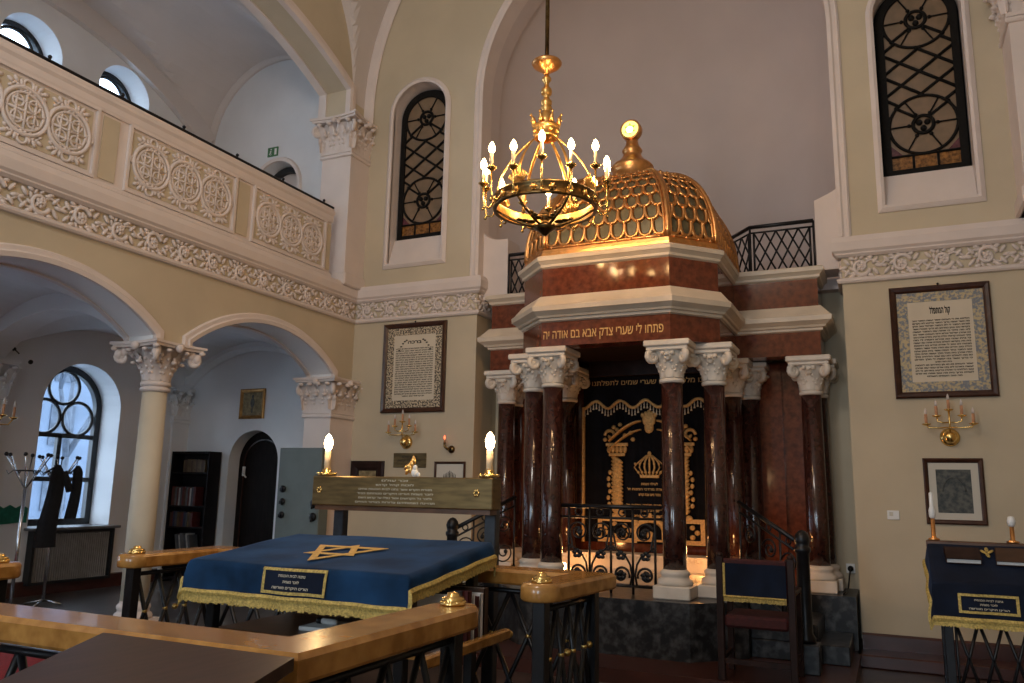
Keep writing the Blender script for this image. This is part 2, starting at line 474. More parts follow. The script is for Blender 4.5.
# gallery arch wall
mb = MB()
GB = [(3.2, 8.68), (-2.63, 2.85)]
o = [(YW, 6.76), (GB[1][0], 6.76)]
for a, b in GB[::-1]:
    o += arc_pts(a, b, 7.2, 0.62, 30) + [(b, 6.76)]
    if b < 8: o.append((3.2, 6.76))
o += [(YE, 6.76), (YE, 12), (YW, 12)]
mb.poly(o, (XL, 0, 0), (0,1,0), (0,0,1), (-1,0,0), 0.5)
mb.box(XL-0.5, XL, YW, GB[1][0], 4.3, 6.95); 
struct(mb, 'wall_gallery', 'cream', 'cream wall of the wide low arch over the gallery', 'wall')
# parapet of the gallery
mb = MB().box(XL-0.22, XL, YW, 8.45, 4.36, 5.22)
struct(mb, 'trim_2', 'trim', 'pinkish white stucco gallery parapet', 'parapet')
# aisle outer wall
mb = MB()
LW = [7.32, 4.42, 1.52]; UW = [7.41, 6.0, 4.6, 3.2]
holes = [arch_hole(c-0.58, c+0.58, 1.0, 2.57, 0.58)[::-1] for c in LW] + [arch_hole(c-0.42, c+0.42, 5.55, 7.10, 0.42)[::-1] for c in UW]
mb.poly([(YW, 0), (YE+0.4, 0), (YE+0.4, 9), (YW, 9)], (XO, 0, 0), (0,1,0), (0,0,1), (-1,0,0), 0.5, holes)
struct(mb, 'wall_outer', 'white', 'white outer wall of the side aisle with deep windows', 'wall')
# aisle end wall
mb = MB()
dh = [arch_hole(-8.80, -7.88, AF+0.001, 1.92, 0.46)[::-1], arch_hole(-8.71, -7.87, 4.32, 6.1, 0.42)[::-1]]
mb.poly([(XO-0.4, 0), (XL-0.5, 0), (XL-0.5, 9), (XO-0.4, 9)], (0, YE, 0), (1,0,0), (0,0,1), (0,1,0), 0.4, dh)
struct(mb, 'wall_aisle_end', 'white', 'bluish white wall closing the side aisle', 'wall')
# gallery floor slab
mb = MB().box(XO, XL-0.2, YW, YE, 4.18, 4.32)
struct(mb, 'floor_gallery', 'white', 'floor slab of the gallery', 'floor')
# closing walls out of view
struct(MB().box(XR, XR+0.3, YW, YE, 0, 12), 'wall_right', 'cream', 'cream wall on the other side of the hall', 'wall')
struct(MB().box(XO-0.5, XR+0.5, YW-0.5, 12.5, 12, 12.2), 'ceiling_light_block', 'niche', 'unseen slab above the vaults added to block sky light', 'roof')  # added slab, stops sky light leaking through gaps between the vaults
struct(MB().box(XO-0.5, XR+0.5, 12.2, 12.4, 0, 12), 'wall_light_block', 'niche', 'unseen wall behind the apse added to block sky light', 'wall')  # added out of sight to keep sky light from leaking round the apse
struct(MB().box(XO, XR+0.3, YW-0.3, YW, 0, 12), 'wall_west', 'cream', 'cream rear wall of the hall', 'wall')

# vaults
def cosgrid(t): return (1-math.cos(PI*t))/2
def nave_z(x, y):
    per = 5.85
    yy = ((y-5.95+per/2) % per) - per/2
    bx = 7.05+math.sqrt(max(0, 4.15**2-(x-CX)**2))
    by = 7.05+0.95*math.sqrt(max(0, 2.8**2-yy*yy))*1.0
    return max(bx, by)
mb = MB()
for y0, y1 in ((3.025, 8.875), (-2.825, 3.025), (YW, -2.825)):
    mb.grid(lambda u, v: ((XL+(XR-XL)*cosgrid(u)), (y0+(y1-y0)*cosgrid(v)), nave_z(XL+(XR-XL)*cosgrid(u), y0+(y1-y0)*cosgrid(v))), 48, 64, smooth=False)
mb.grid(lambda u, v: (XL+(XR-XL)*cosgrid(u), 8.875+0.24*v, nave_z(XL+(XR-XL)*cosgrid(u), 8.9)), 48, 2, smooth=False)
struct(mb, 'ceiling', 'vault', 'greyish cross vault over the hall', 'ceiling')
def groin(x, y, x0, x1, y0, y1, zs, rx, ry):
    hx = (x1-x0)/2; hy = (y1-y0)/2
    def seg(d, h, r):
        if r >= h: return math.sqrt(max(0, h*h-d*d))*r/h
        Rr = (h*h+r*r)/(2*r); return math.sqrt(max(0, Rr*Rr-d*d))-(Rr-r)
    return zs+max(seg(x-(x0+x1)/2, hx, rx), seg(y-(y0+y1)/2, hy, ry), 0)
mb = MB()
for a, b in BAYS:
    y0, y1 = a-0.165, (b+0.165 if b < 8 else YE)
    mb.grid(lambda u, v: (XO+(2.64)*cosgrid(u), y0+(y1-y0)*cosgrid(v), groin(XO+2.64*cosgrid(u), y0+(y1-y0)*cosgrid(v), XO, XO+2.64, y0, y1, 3.12, 0.55, 0.5)), 24, 24, smooth=False)
# transverse ribs between the bays
for y in (5.955, 3.045, 0.135):
    pts = [(XO, 3.0)] + arc_pts(XO, XL-0.38, 3.05, 0.5, 24) + [(XL-0.38, 3.0)]
    mb.sweep(pts, [(0, -0.16), (0.07, -0.16), (0.07, 0.16), (0, 0.16), (-0.2, 0.16), (-0.2, -0.16)], (0, y, 0), (1,0,0), (0,0,1), (0,1,0))
pts = [(XO, 3.0)] + arc_pts(XO, XL-0.38, 3.02, 0.56, 24) + [(XL-0.38, 3.0)]
mb.sweep(pts, [(-0.14, 0), (0.03, 0), (0.03, -0.05), (-0.02, -0.12), (-0.14, -0.12)], (0, YE, 0), (1,0,0), (0,0,1), (0,1,0))
struct(mb, 'ceiling_aisle', 'white', 'white cross vaults of the side aisle', 'ceiling')
mb = MB()
for y0, y1 in ((2.85, YE), (-3.4, 2.85)):
    mb.grid(lambda u, v: (XO+2.64*cosgrid(u), y0+(y1-y0)*cosgrid(v), groin(XO+2.64*cosgrid(u), y0+(y1-y0)*cosgrid(v), XO, XO+2.52, y0, y1, 6.97, 1.30, 1.10)), 32, 48, smooth=False)
pts = arc_pts(XO, XL-0.38, 6.97, 1.31, 30)
mb.sweep(pts, [(-0.06, 0), (0.05, 0), (0.05, -0.04), (0.0, -0.10), (-0.06, -0.10)], (0, YE, 0), (1,0,0), (0,0,1), (0,1,0))
pts = arc_pts(2.9, 9.0, 7.05, 0.95, 30)
mb.sweep(pts, [(-0.1, 0), (0.22, 0), (0.22, 0.10), (-0.1, 0.10)], (XO, 0, 0), (0,1,0), (0,0,1), (1,0,0))
struct(mb, 'ceiling_gallery', 'vault', 'greyish vault over the gallery with wall arches', 'ceiling')

# ---- mouldings: frieze fillets along the walls
LP = [(XL, YW), (XL, YE), (NL, YE), (NL, 9.6)]
RP = [(NR, 9.6), (NR, YE), (XR, YE), (XR, YW)]
mb = MB()
for P in (LP, RP):
    mb.sweep(P, [(-0.02, 3.84), (0.035, 3.84), (0.05, 3.86), (0.05, 3.885), (0.02, 3.90), (-0.02, 3.90)])
    mb.sweep(P, [(-0.02, 4.125), (0.03, 4.125), (0.06, 4.15), (0.06, 4.165), (0.085, 4.19), (0.095, 4.28), (0.075, 4.345), (-0.02, 4.36)])
# cyma under the frieze where it turns into the niche
struct(mb, 'trim_3', 'trim', 'white mouldings above and below the carved frieze', 'moulding')

# carved scroll frieze
def scroll_unit():
    u = MB()
    pts = []
    for i in range(30):
        t = i/29; a = 0.3+t*4.2*PI/2*1.15; r = 0.102*(1-0.72*t)
        pts.append((r*math.cos(a), -0.012, r*math.sin(a)))
    u.tube(pts, [0.024-0.009*i/29 for i in range(30)], 6)
    for k in range(9):
        a = 0.5+k*0.62; u.ball((0.105*math.cos(a), -0.010, 0.105*math.sin(a)), (0.034, 0.016, 0.017), 6, 4, T=Matrix.Rotation(-a-0.9, 3, 'Y'))
    for k in range(5):
        a = k*2*PI/5
        u.ball((0.03*math.cos(a), -0.018, 0.03*math.sin(a)), (0.022, 0.016, 0.022), 6, 4)
    u.ball((0, -0.028, 0), 0.018, 6, 4)
    for s in (-1, 1):
        for k, (dx, dz, an, l) in enumerate([(0.155, 0.06, 0.9, 0.055), (0.19, 0.0, 0.2, 0.05), (0.155, -0.06, -0.8, 0.055), (0.10, 0.098, 0.3, 0.04), (0.10, -0.098, -0.3, 0.04)]):
            T = Matrix.Rotation(-an*s, 3, 'Y')
            u.ball((dx*s, -0.012, dz), (l, 0.018, 0.020), 7, 4, T=T)
    pts = [(-0.22+0.44*i/12, -0.008, 0.07*math.sin(i/12*2*PI)) for i in range(13)]
    u.tube(pts, 0.013, 5)
    return u
SU = scroll_unit()
mb = MB()
def put_scrolls(p0, p1, n):
    p0 = Vector(p0); p1 = Vector(p1); d = (p1-p0); L = d.length/n; d.normalize()
    rot = Matrix(((d.x, -d.y, 0), (d.y, d.x, 0), (0, 0, 1)))
    for i in range(n):
        c = p0+d*L*(i+0.5)
        S = Matrix.Diagonal((L/0.43, 1, 1 if i % 2 else -1))
        mb.merge(SU, Matrix.Translation(c) @ (rot @ S).to_4x4())
put_scrolls((XL, 0.9, 4.012), (XL, YE-0.02, 4.012), 20)
put_scrolls((XL+0.02, YE, 4.012), (NL, YE, 4.012), 5)
put_scrolls((NR, YE, 4.012), (XR, YE, 4.012), 5)
put_scrolls((NL, YE, 4.012), (NL, YE+0.45, 4.012), 1)
put_scrolls((NR, YE+0.45, 4.012), (NR, YE, 4.012), 1)
struct(mb, 'trim_4', 'trim', 'carved leafy scroll frieze running round the hall', 'frieze')

# arch mouldings
mb = MB()
for a, b in BAYS:
    pts = [(a, 3.02)] + arc_pts(a, b, 3.08, 0.43, 28) + [(b, 3.02)]
    mb.sweep(pts, [(0.014, 0), (0.014, 0.035), (-0.03, 0.045), (-0.045, 0.03), (-0.085, 0.03), (-0.10, 0.015), (-0.10, 0)], (XL, 0, 0), (0,1,0), (0,0,1), (1,0,0))
    mb.sweep(pts, [(0.03, 0.03), (0.03, -0.03), (-0.02, -0.03), (-0.02, 0.03)], (XL-0.38, 0, 0), (0,1,0), (0,0,1), (1,0,0))
for a, b in GB:
    pts = [(a, 6.76)] + arc_pts(a, b, 7.2, 0.62, 30) + [(b, 6.76)]
    mb.sweep(pts, [(0.02, -0.05), (0.02, 0.03), (-0.03, 0.045), (-0.05, 0.03), (-0.11, 0.03), (-0.13, 0.012), (-0.13, 0), (0, 0), (0, -0.05)], (XL, 0, 0), (0,1,0), (0,0,1), (1,0,0))
    mb.sweep(pts, [(0.02, 0.10), (0.02, -0.03), (-0.05, -0.03), (-0.05, 0), (0, 0), (0, 0.10)], (XL-0.5, 0, 0), (0,1,0), (0,0,1), (1,0,0))
# niche arch
pts = [(NL, 4.36)] + arc_pts(NL, NR, 6.93, NH, 40) + [(NR, 4.36)]
mb.sweep(pts, [(0.012, 0.25), (0.012, -0.03), (-0.03, -0.045), (-0.05, -0.025), (-0.085, -0.025), (-0.10, -0.035), (-0.12, -0.015), (-0.12, 0), (0, 0), (0, 0.25)], (0, YE, 0), (1,0,0), (0,0,1), (0,1,0))
# wall rib of the vault on the east wall and rib on the side wall
pts = [(XL+0.03, 6.5)] + arc_pts(XL+0.03, XR-0.03, 7.0, 4.12, 60) + [(XR-0.03, 6.5)]
mb.sweep(pts, [(-0.06, 0), (0.10, 0), (0.115, -0.02), (0.10, -0.035), (0.06, -0.05), (0.0, -0.06), (-0.06, -0.06)], (0, YE, 0), (1,0,0), (0,0,1), (0,1,0))
# window surrounds
for c, _ in WIN:
    pts = arch_hole(c-0.43, c+0.43, 4.66, 6.88, 0.43)
    mb.sweep(pts, [(0.0, 0.02), (0.0, -0.03), (-0.03, -0.045), (-0.055, -0.03), (-0.075, -0.015), (-0.075, 0.02)], (0, YE, 0), (1,0,0), (0,0,1), (0,1,0), closed=True)
# door surround in the gallery end wall
pts = [(-8.71, 4.32)] + arc_pts(-8.71, -7.87, 6.1, 0.42, 24) + [(-7.87, 4.32)]
mb.sweep(pts, [(0, 0), (0, -0.03), (-0.05, -0.04), (-0.07, 0)], (0, YE, 0), (1,0,0), (0,0,1), (0,1,0))
struct(mb, 'trim_5', 'trim', 'pinkish white mouldings round arches, niche and windows', 'moulding')

# ---- capitals
def leaf(mb, O, out, h, w, curl):
    """acanthus leaf rising from O, leaning along out (unit 2-D), curling over at the tip"""
    ox, oy = out; tx, ty = -oy, ox
    def f(u, v):
        s = (v-0.5)*2
        z = h*u if u < 0.8 else h*(0.8+0.2*math.sin((u-0.8)/0.2*PI*0.5))-h*0.10*((u-0.8)/0.2)**2
        o = curl*(u**2.6)
        ww = w*(0.75+0.35*math.sin(u*PI))*(1 if u < 0.7 else (1-(u-0.7)/0.3*0.65))
        dent = 0.012*math.cos(s*PI*2.5)*(0.4+u)
        o2 = o-0.012*s*s+dent*0.5+0.012
        return (O[0]+ox*o2+tx*s*ww/2, O[1]+oy*o2+ty*s*ww/2, O[2]+z)
    mb.grid(f, 7, 6)
    mb.ball((O[0]+ox*(curl+0.006), O[1]+oy*(curl+0.006), O[2]+h*0.93), (w*0.26, w*0.26, w*0.17), 7, 5)
    for sd in (-1, 1):
        for fu, fw in ((0.42, 0.36), (0.68, 0.33)):
            c_ = curl*fu**2.6+0.004; mb.ball((O[0]+ox*c_+tx*sd*w*fw, O[1]+oy*c_+ty*sd*w*fw, O[2]+h*fu), (w*0.15, w*0.15, h*0.09), 6, 4)
def volute(mb, c, out, r, wd):
    ox, oy = out
    T = Matrix(((ox, -oy, 0), (oy, ox, 0), (0, 0, 1)))
    pts = []
    for i in range(20):
        t = i/19; a = PI*0.5-t*3.2*PI; rr = r*(1-0.75*t)
        pts.append(Vector(c)+T@Vector((rr*math.cos(a), 0, rr*math.sin(a))))
    mb.tube(pts, [wd*(1-0.4*i/19) for i in range(20)], 6)
    mb.ball(c, (r*0.4, r*0.4, r*0.4), 6, 4)
def corinthian(mb, cx, cy, z0, z1, r, hw, square=None):
    """round bell of radius r (or square half sizes) with two rows of leaves, corner volutes and a concave abacus of half width hw"""
    h = z1-z0; za = z1-0.13*h
    if square is None:
        mb.lathe([(r*1.12, z0-0.02), (r*1.18, z0), (r*1.12, z0+0.025), (r, z0+0.03), (r*1.02, z0+0.4*h), (r*1.22, z0+0.66*h), (r*1.55, za-0.03), (r*1.7, za)], (cx, cy, 0), 20)
        rows = [(0.03, 0.48*h, 8, 0, 0.10), (0.05, 0.72*h, 8, PI/8, 0.17)]
        for zb, lh, n, a0, curl in rows:
            for k in range(n):
                a = a0+2*PI*k/n; d = (math.cos(a), math.sin(a))
                leaf(mb, (cx+d[0]*r, cy+d[1]*r, z0+zb), d, lh, r*0.95, curl*r/0.13)
        hw0 = hw[0] if isinstance(hw, tuple) else hw
        for sx_ in (-1, 1):
            for sy_ in (-1, 1):
                d = (sx_*0.7071, sy_*0.7071); leaf(mb, (cx+d[0]*r*1.05, cy+d[1]*r*1.05, z0+0.28*h), d, 0.60*h, r*1.1, hw0*1.25-r*1.05)
                for q in range(4): mb.ball((cx+d[0]*(hw0*(0.62+0.17*q)), cy+d[1]*(hw0*(0.62+0.17*q)), za-0.05*h-0.02*h*q*(q-1)), (0.045, 0.045, 0.055), 7, 5)
    else:
        sx, sy = square
        mb.box(cx-sx-0.02, cx+sx+0.02, cy-sy-0.02, cy+sy+0.02, z0-0.015, z0+0.03)
        mb.box(cx-sx, cx+sx, cy-sy, cy+sy, z0+0.03, za)
        for row, (lh, curl) in enumerate([(0.46*h, 0.06), (0.78*h, 0.11)]):
            for (dx, dy, s, L) in ((1,0,sx,sy), (-1,0,sx,sy), (0,1,sy,sx), (0,-1,sy,sx)):
                n = max(2, round(2*L/0.16))+row
                for k in range(n):
                    t = -L+2*L*(k+0.5)/n if row == 0 else -L+2*L*k/(n-1)
                    leaf(mb, (cx+dx*s-dy*t, cy+dy*s+dx*t, z0+0.03), (dx, dy), lh, 0.15, curl)
    hx, hy = hw if isinstance(hw, tuple) else (hw, hw)
    for sx_ in (-1, 1):
        for sy_ in (-1, 1):
            d = (sx_*0.7071, sy_*0.7071)
            volute(mb, (cx+sx_*(hx-0.09), cy+sy_*(hy-0.09), za-0.095*h/0.4), d, 0.058*h/0.4, 0.03)
    # concave-sided abacus
    def conc(f):
        P = []
        for (ax, ay), (bx, by) in zip([(-1,-1), (1,-1), (1,1), (-1,1)], [(1,-1), (1,1), (-1,1), (-1,-1)]):
            for i in range(8):
                t = i/8; q = 1-0.14*math.sin(t*PI)
                x = ax+(bx-ax)*t; y = ay+(by-ay)*t
                if ax == bx: x *= q
                else: y *= q
                P.append((x*hx*f, y*hy*f))
        return P
    mb.poly(conc(0.93), (cx, cy, za), (1,0,0), (0,1,0), (0,0,1), (z1-za)*0.5)
    mb.poly(conc(1.0), (cx, cy, za+(z1-za)*0.5), (1,0,0), (0,1,0), (0,0,1), (z1-za)*0.5)
    for d in ((1,0), (-1,0), (0,1), (0,-1)):
        mb.ball((cx+d[0]*hx*0.9, cy+d[1]*hy*0.9, za), 0.045, 8, 5)

# arcade columns
for i, (cy, lab) in enumerate([(5.985, 'round cream arcade column with leafy white capital beside the blue covered desk'), (3.065, ''), (0.155, '')]):
    cx = XL-0.19
    t = thing('arcade_column', lab or 'round cream arcade column %s' % ['', 'second from the end wall', 'third from the end wall'][i], 'column', (cx, cy, AF), kind='structure')
    s = MB()
    s.lathe([(0.132, 0.44), (0.132, 1.2), (0.120, 2.54)], (cx, cy, 0), 28)
    s.build('shaft', 'trim' if False else 'cream2', t) if 'cream2' in M else s.build('shaft', 'stone', t)
    b = MB()
    b.box(cx-0.18, cx+0.18, cy-0.18, cy+0.18, AF, AF+0.08)
    b.lathe([(0.175, AF+0.08), (0.182, AF+0.10), (0.17, AF+0.13), (0.15, AF+0.14), (0.148, AF+0.165), (0.16, AF+0.18), (0.155, AF+0.21), (0.135, AF+0.225), (0.133, 0.45)], (cx, cy, 0), 28)
    b.build('base', 'trim', t)
    c = MB(); c.lathe([(0.120, 2.52), (0.148, 2.53), (0.148, 2.56), (0.122, 2.575), (0.122, 2.62)], (cx, cy, 0), 28)
    corinthian(c, cx, cy, 2.60, 3.02, 0.128, 0.335)
    c.build('capital', 'trim', t)
# responds against the end walls / corner pilasters
def respond(name, label, x0, x1, y0, y1, z0, zc, z1, over, mname='trim'):
    t = thing(name, label, 'pilaster', ((x0+x1)/2, (y0+y1)/2, z0), kind='structure')
    s = MB(); s.bbox(x0, x1, y0, y1, z0, zc+0.02, 0.004); s.bbox(x0-0.03, x1+0.03, y0-0.03, y1+0.03, zc-0.075, zc-0.02, 0.012)
    s.bbox(x0-0.03, x1+0.03, y0-0.03, y1+0.03, z0, z0+0.18, 0.02)
    s.build('shaft', mname, t)
    c = MB(); corinthian(c, (x0+x1)/2, (y0+y1)/2, zc, z1, 0.1, ((x1-x0)/2+over, (y1-y0)/2+over), square=((x1-x0)/2, (y1-y0)/2))
    c.build('capital', mname, t)
respond('pilaster', 'white pilaster with leafy capital where the arcade meets the ark wall', XL-0.37, XL+0.06, 8.60, YE+0.03, AF, 2.56, 3.02, 0.13)
respond('pilaster', 'white corner pilaster with leafy capital beside the bookcase', XO-0.05, XO+0.045, 8.80, YE+0.05, AF, 2.56, 3.02, 0.09, 'white')
respond('pilaster', 'white wall pilaster left of the aisle window', XO-0.05, XO+0.16, 5.76, 6.15, AF, 2.56, 3.02, 0.09, 'white')
respond('pilaster', 'tall white gallery pilaster with leafy capital at the parapet end', XL-0.40, XL+0.10, 8.66, YE+0.04, 4.30, 6.24, 6.77, 0.15)
respond('pilaster', 'leafy corner capital on pilaster near the tall window at upper edge', XR-0.28, XR+0.02, 8.60, YE+0.04, 4.36, 6.30, 6.85, 0.14)

# ---- parapet relief
mb = MB()
mb.sweep([(YW, 0), (8.45, 0)], [(0.0, 5.22), (0.05, 5.22), (0.06, 5.25), (0.035, 5.27), (0.035, 5.31), (-0.24, 5.31), (-0.24, 5.22)], (XL, 0, 0), (0,1,0), (1,0,0), (0,0,1)) if False else None
def rail_prof(z, prof):   # moulding along the nave face of the parapet
    mb.sweep([(XL, YW), (XL, 8.45)], [(a, z+b) for a, b in prof])
rail_prof(5.20, [(-0.24, 0), (0.03, 0), (0.05, 0.03), (0.05, 0.06), (0.035, 0.075), (0.035, 0.105), (-0.24, 0.105)])
rail_prof(5.11, [(-0.01, 0), (0.02, 0.0), (0.03, 0.03), (0.03, 0.09), (-0.01, 0.09)])
rail_prof(4.36, [(-0.01, 0), (0.045, 0), (0.045, 0.03), (0.02, 0.055), (-0.01, 0.055)])
PANELS = [(6.98, 8.30), (5.22, 6.64), (3.46, 4.82), (1.7, 3.06)]
for a, b in PANELS:
    mb.sweep([(a, 4.45), (b, 4.45), (b, 5.09), (a, 5.09)], [(0, 0), (0, 0.03), (0.03, 0.03), (0.03, 0)], (XL, 0, 0), (0,1,0), (0,0,1), (1,0,0), closed=True)
    W = (b-a-0.1)/3
    for k in range(3):
        c = a+0.05+W*(k+0.5); z = 4.77; r = min(W/2, 0.25)
        X = XL+0.012
        def ring(rr, th, cc=c, zz=z):
            mb.tube([(X, cc+rr*math.cos(q*PI/16), zz+rr*math.sin(q*PI/16)) for q in range(32)], th, 6, closed=True)
        ring(r, 0.022); ring(r*0.80, 0.014)
        for s in (-1, 1):                      # looped knots above and below, linking loops
            ring(0.045, 0.014, c, z+s*(r+0.035))
            ring(0.035, 0.013, c+s*(r+0.0), z)
        for q in range(-1, 2):                 # pierced lattice in the roundel
            d = q*r*0.42; L = math.sqrt(max(0, (r*0.78)**2-d*d))
            mb.tube([(X, c+d, z-L), (X, c+d, z+L)], 0.013, 5); mb.tube([(X, c-L, z+d), (X, c+L, z+d)], 0.013, 5)
        for q in range(4):
            an = PI/4+q*PI/2
            ring(r*0.24, 0.011, c+r*0.5*math.cos(an), z+r*0.5*math.sin(an))
        for sx in (-1, 1):
            for sz in (-1, 1):                 # leafy spandrels
                for q in range(4):
                    an = 0.35+q*0.3
                    yy = c+sx*(W/2-0.05-0.02*q); zz = z+sz*(0.285-0.035*abs(q-1.5))
                    T = Matrix.Rotation(sx*sz*(0.4+0.5*q), 3, 'X')
                    mb.ball((X, yy-sx*0.028*q, zz-sz*0.012*q), (0.016, 0.042, 0.020), 6, 4, T=T)
                    mb.ball((X, yy-sx*0.012*q, zz-sz*0.05), (0.014, 0.026, 0.014), 6, 4, T=Matrix.Rotation(-sx*sz*0.7, 3, 'X'))
struct(mb, 'trim_6', 'trim', 'white pierced roundels and rails of the gallery parapet', 'parapet relief')
# cream fields behind relief and cream strips between panels
mb = MB()
for a, b in PANELS: mb.box(XL, XL+0.006, a+0.03, b-0.03, 4.48, 5.06)
for a, b in [(6.71, 6.89), (4.90, 5.08), (3.14, 3.32), (8.36, 8.44)]: mb.box(XL, XL+0.012, a, b, 4.45, 5.08)
struct(mb, 'trim_7', 'cream', 'cream painted strips and fields of the gallery parapet', 'parapet field')
# hand rail of the gallery
t = thing('gallery_handrail', 'thin black iron handrail with small knobs along the gallery parapet', 'handrail', (XL-0.1, 4, 5.305))
s = MB(); s.bbox(XL-0.07, XL+0.045, YW, 8.44, 5.306, 5.338, 0.008); s.build('rail', 'iron', t)
for k, y in enumerate([8.30, 7.48, 6.68, 5.88, 5.1, 4.32]):
    s = MB(); s.tube([(XL-0.03, y, 5.338), (XL-0.03, y, 5.385)], 0.012, 8); s.ball((XL-0.03, y, 5.395), 0.02, 8, 6); s.build('knob', 'iron', t)

# ---- baseboards
mb = MB()
mb.sweep([(NR+0.001, YE), (XR, YE), (XR, YW)], [(0, 0.12), (0.035, 0.12), (0.035, 0.25), (0.02, 0.27), (0, 0.27)])
struct(mb, 'baseboard_east', 'skirt', 'red brown skirting board under the framed texts', 'baseboard')
mb = MB()
mb.sweep([(XO, YW), (XO, YE), (-8.80, YE)], [(0, AF), (0.03, AF), (0.03, AF+0.17), (0, AF+0.18)])
mb.sweep([(-7.88, YE), (XL-0.5, YE)], [(0, AF), (0.03, AF), (0.03, AF+0.17), (0, AF+0.18)])
mb.sweep([(XL, 8.72), (XL, YE), (NL, YE)], [(0, 0), (0.03, 0), (0.03, 0.26), (0, 0.27)])
struct(mb, 'baseboard_left', 'skirt', 'red brown skirting of the side aisle', 'baseboard')
# low polished step along the east wall
mb = MB()
mb.bbox(NR-0.05, XR-0.002, 8.72, YE-0.001, 0.0, 0.12, 0.012)
struct(mb, 'trim_8', 'skirt', 'low polished red brown step along the ark wall', 'step')

# ---- leaded windows in the east wall
def leaded(n, c, label):
    t = thing('window_%d' % n, label, 'window', (c, YE+0.2, 5.05), kind='structure')
    Y = YE+0.19
    g = MB(); g.poly(arch_hole(c-0.39, c+0.39, 5.03, 6.86, 0.39), (0, Y, 0), (1,0,0), (0,0,1), (0,1,0), 0.02); g.build('pane', 'pane', t)
    g = MB()
    for k in range(3): g.box(c-0.345+0.23*k+0.01, c-0.345+0.23*k+0.22, Y-0.006, Y, 5.10, 5.25)
    g.build('amber_glass', 'amber', t)
    g = MB()
    for s in (-1, 1): g.poly([(0, 0), (s*0.12, 0), (s*0.12, 0.13)][::s], (c+s*0.21, Y-0.006, 5.265), (1,0,0), (0,0,1), (0,1,0), 0.006)
    g.build('ruby_glass', 'rubyglass', t)
    f = MB()
    f.sweep(arch_hole(c-0.405, c+0.405, 5.02, 6.86, 0.405), [(0, 0.01), (0, -0.03), (0.075, -0.03), (0.075, 0.01)], (0, Y, 0), (1,0,0), (0,0,1), (0,1,0), closed=True)
    f.build('frame', 'lead', t)
    l = MB()
    def bar(x0, z0, x1, z1, w=0.016): l.tube([(c+x0, Y-0.012, z0), (c+x1, Y-0.012, z1)], w, 6)
    def circ(z, r, w): l.tube([(c+r*math.cos(a*PI/20), Y-0.012, z+r*math.sin(a*PI/20)) for a in range(40)], w, 6, closed=True)
    zt, zb = 6.85, 5.60
    for z in (zt, zb):
        circ(z, 0.335, 0.017); circ(z, 0.10, 0.020)
        for k in range(3): l.ball((c+0.045*math.cos(k*2.094+0.5), Y-0.012, z+0.045*math.sin(k*2.094+0.5)), 0.034, 8, 5)
        for k in range(6):
            a = k*PI/3
            bar(0.16*math.cos(a), z+0.16*math.sin(a), 0.335*math.cos(a), z+0.335*math.sin(a), 0.009)
            l.ball((c+0.14*math.cos(a), Y-0.012, z+0.14*math.sin(a)), 0.022, 6, 4)
    zz = [zt-0.12, zt-0.395, zt-0.795+0.13, zb+0.12]
    # crossing diagonals
    n_ = 4; dz = (zt-zb-0.2)/n_
    for k in range(0):
        z0 = zt-0.1-dz*k
        for s in (-1, 1):
            x0, z0_, x1, z1 = -0.38*s, z0-dz*0.0, 0.38*s, z0-dz*1.6
            zlo, zhi = zb+0.03, zt-0.08
            # clip to the field between the roundels
            def at(z): return x0+(x1-x0)*(z-z0_)/(z1-z0_)
            za, zb_ = min(z0_, zhi), max(z1, zlo)
            if za-zb_ > 0.1: bar(at(za), za, at(zb_), zb_, 0.015)
    zm = (zt+zb)/2
    for k in range(-4, 5):
        for s in (-1, 1):
            seg = []
            for q in range(77):
                x = -0.345+0.69*q/76; z = zm+k*0.27+s*0.72*x
                ok = zb-0.05 < z < zt+0.05 and math.hypot(x, z-zt) > 0.33 and math.hypot(x, z-zb) > 0.33
                if ok: seg.append((x, z))
                if (not ok or q == 76) and seg:
                    if len(seg) > 4: bar(*seg[0], *seg[-1], 0.017)
                    seg = []
    for s in (-1, 1):
        bar(s*0.06, zt-0.085, s*0.27, zt-0.235, 0.016); bar(s*0.06, zb+0.085, s*0.27, zb+0.235, 0.016)
    bar(-0.35, 5.26, 0.35, 5.26, 0.014); bar(-0.35, 5.095, 0.35, 5.095, 0.014)
    for x in (-0.12, 0.12): bar(x, 5.09, x, 5.26, 0.012)
    l.build('leading', 'lead', t)
    s = MB(); s.poly([(YE+0.02, 4.665), (YE+0.16, 5.045), (YE+0.24, 5.045), (YE+0.24, 4.665)], (c-0.429, 0, 0), (0,1,0), (0,0,1), (1,0,0), 0.858)
    s.build('sill', 'trim', t)
    b = MB(); b.poly(arch_hole(c-0.47, c+0.47, 4.65, 6.86, 0.47), (0, YE+0.24, 0), (1,0,0), (0,0,1), (0,1,0), 0.05); b.build('backing', 'lead', t)
leaded(1, WIN[0][0], 'narrow leaded window above the framed text between arcade and niche')
leaded(2, WIN[1][0], 'narrow leaded window above the framed text beside the niche, nearer the switch')

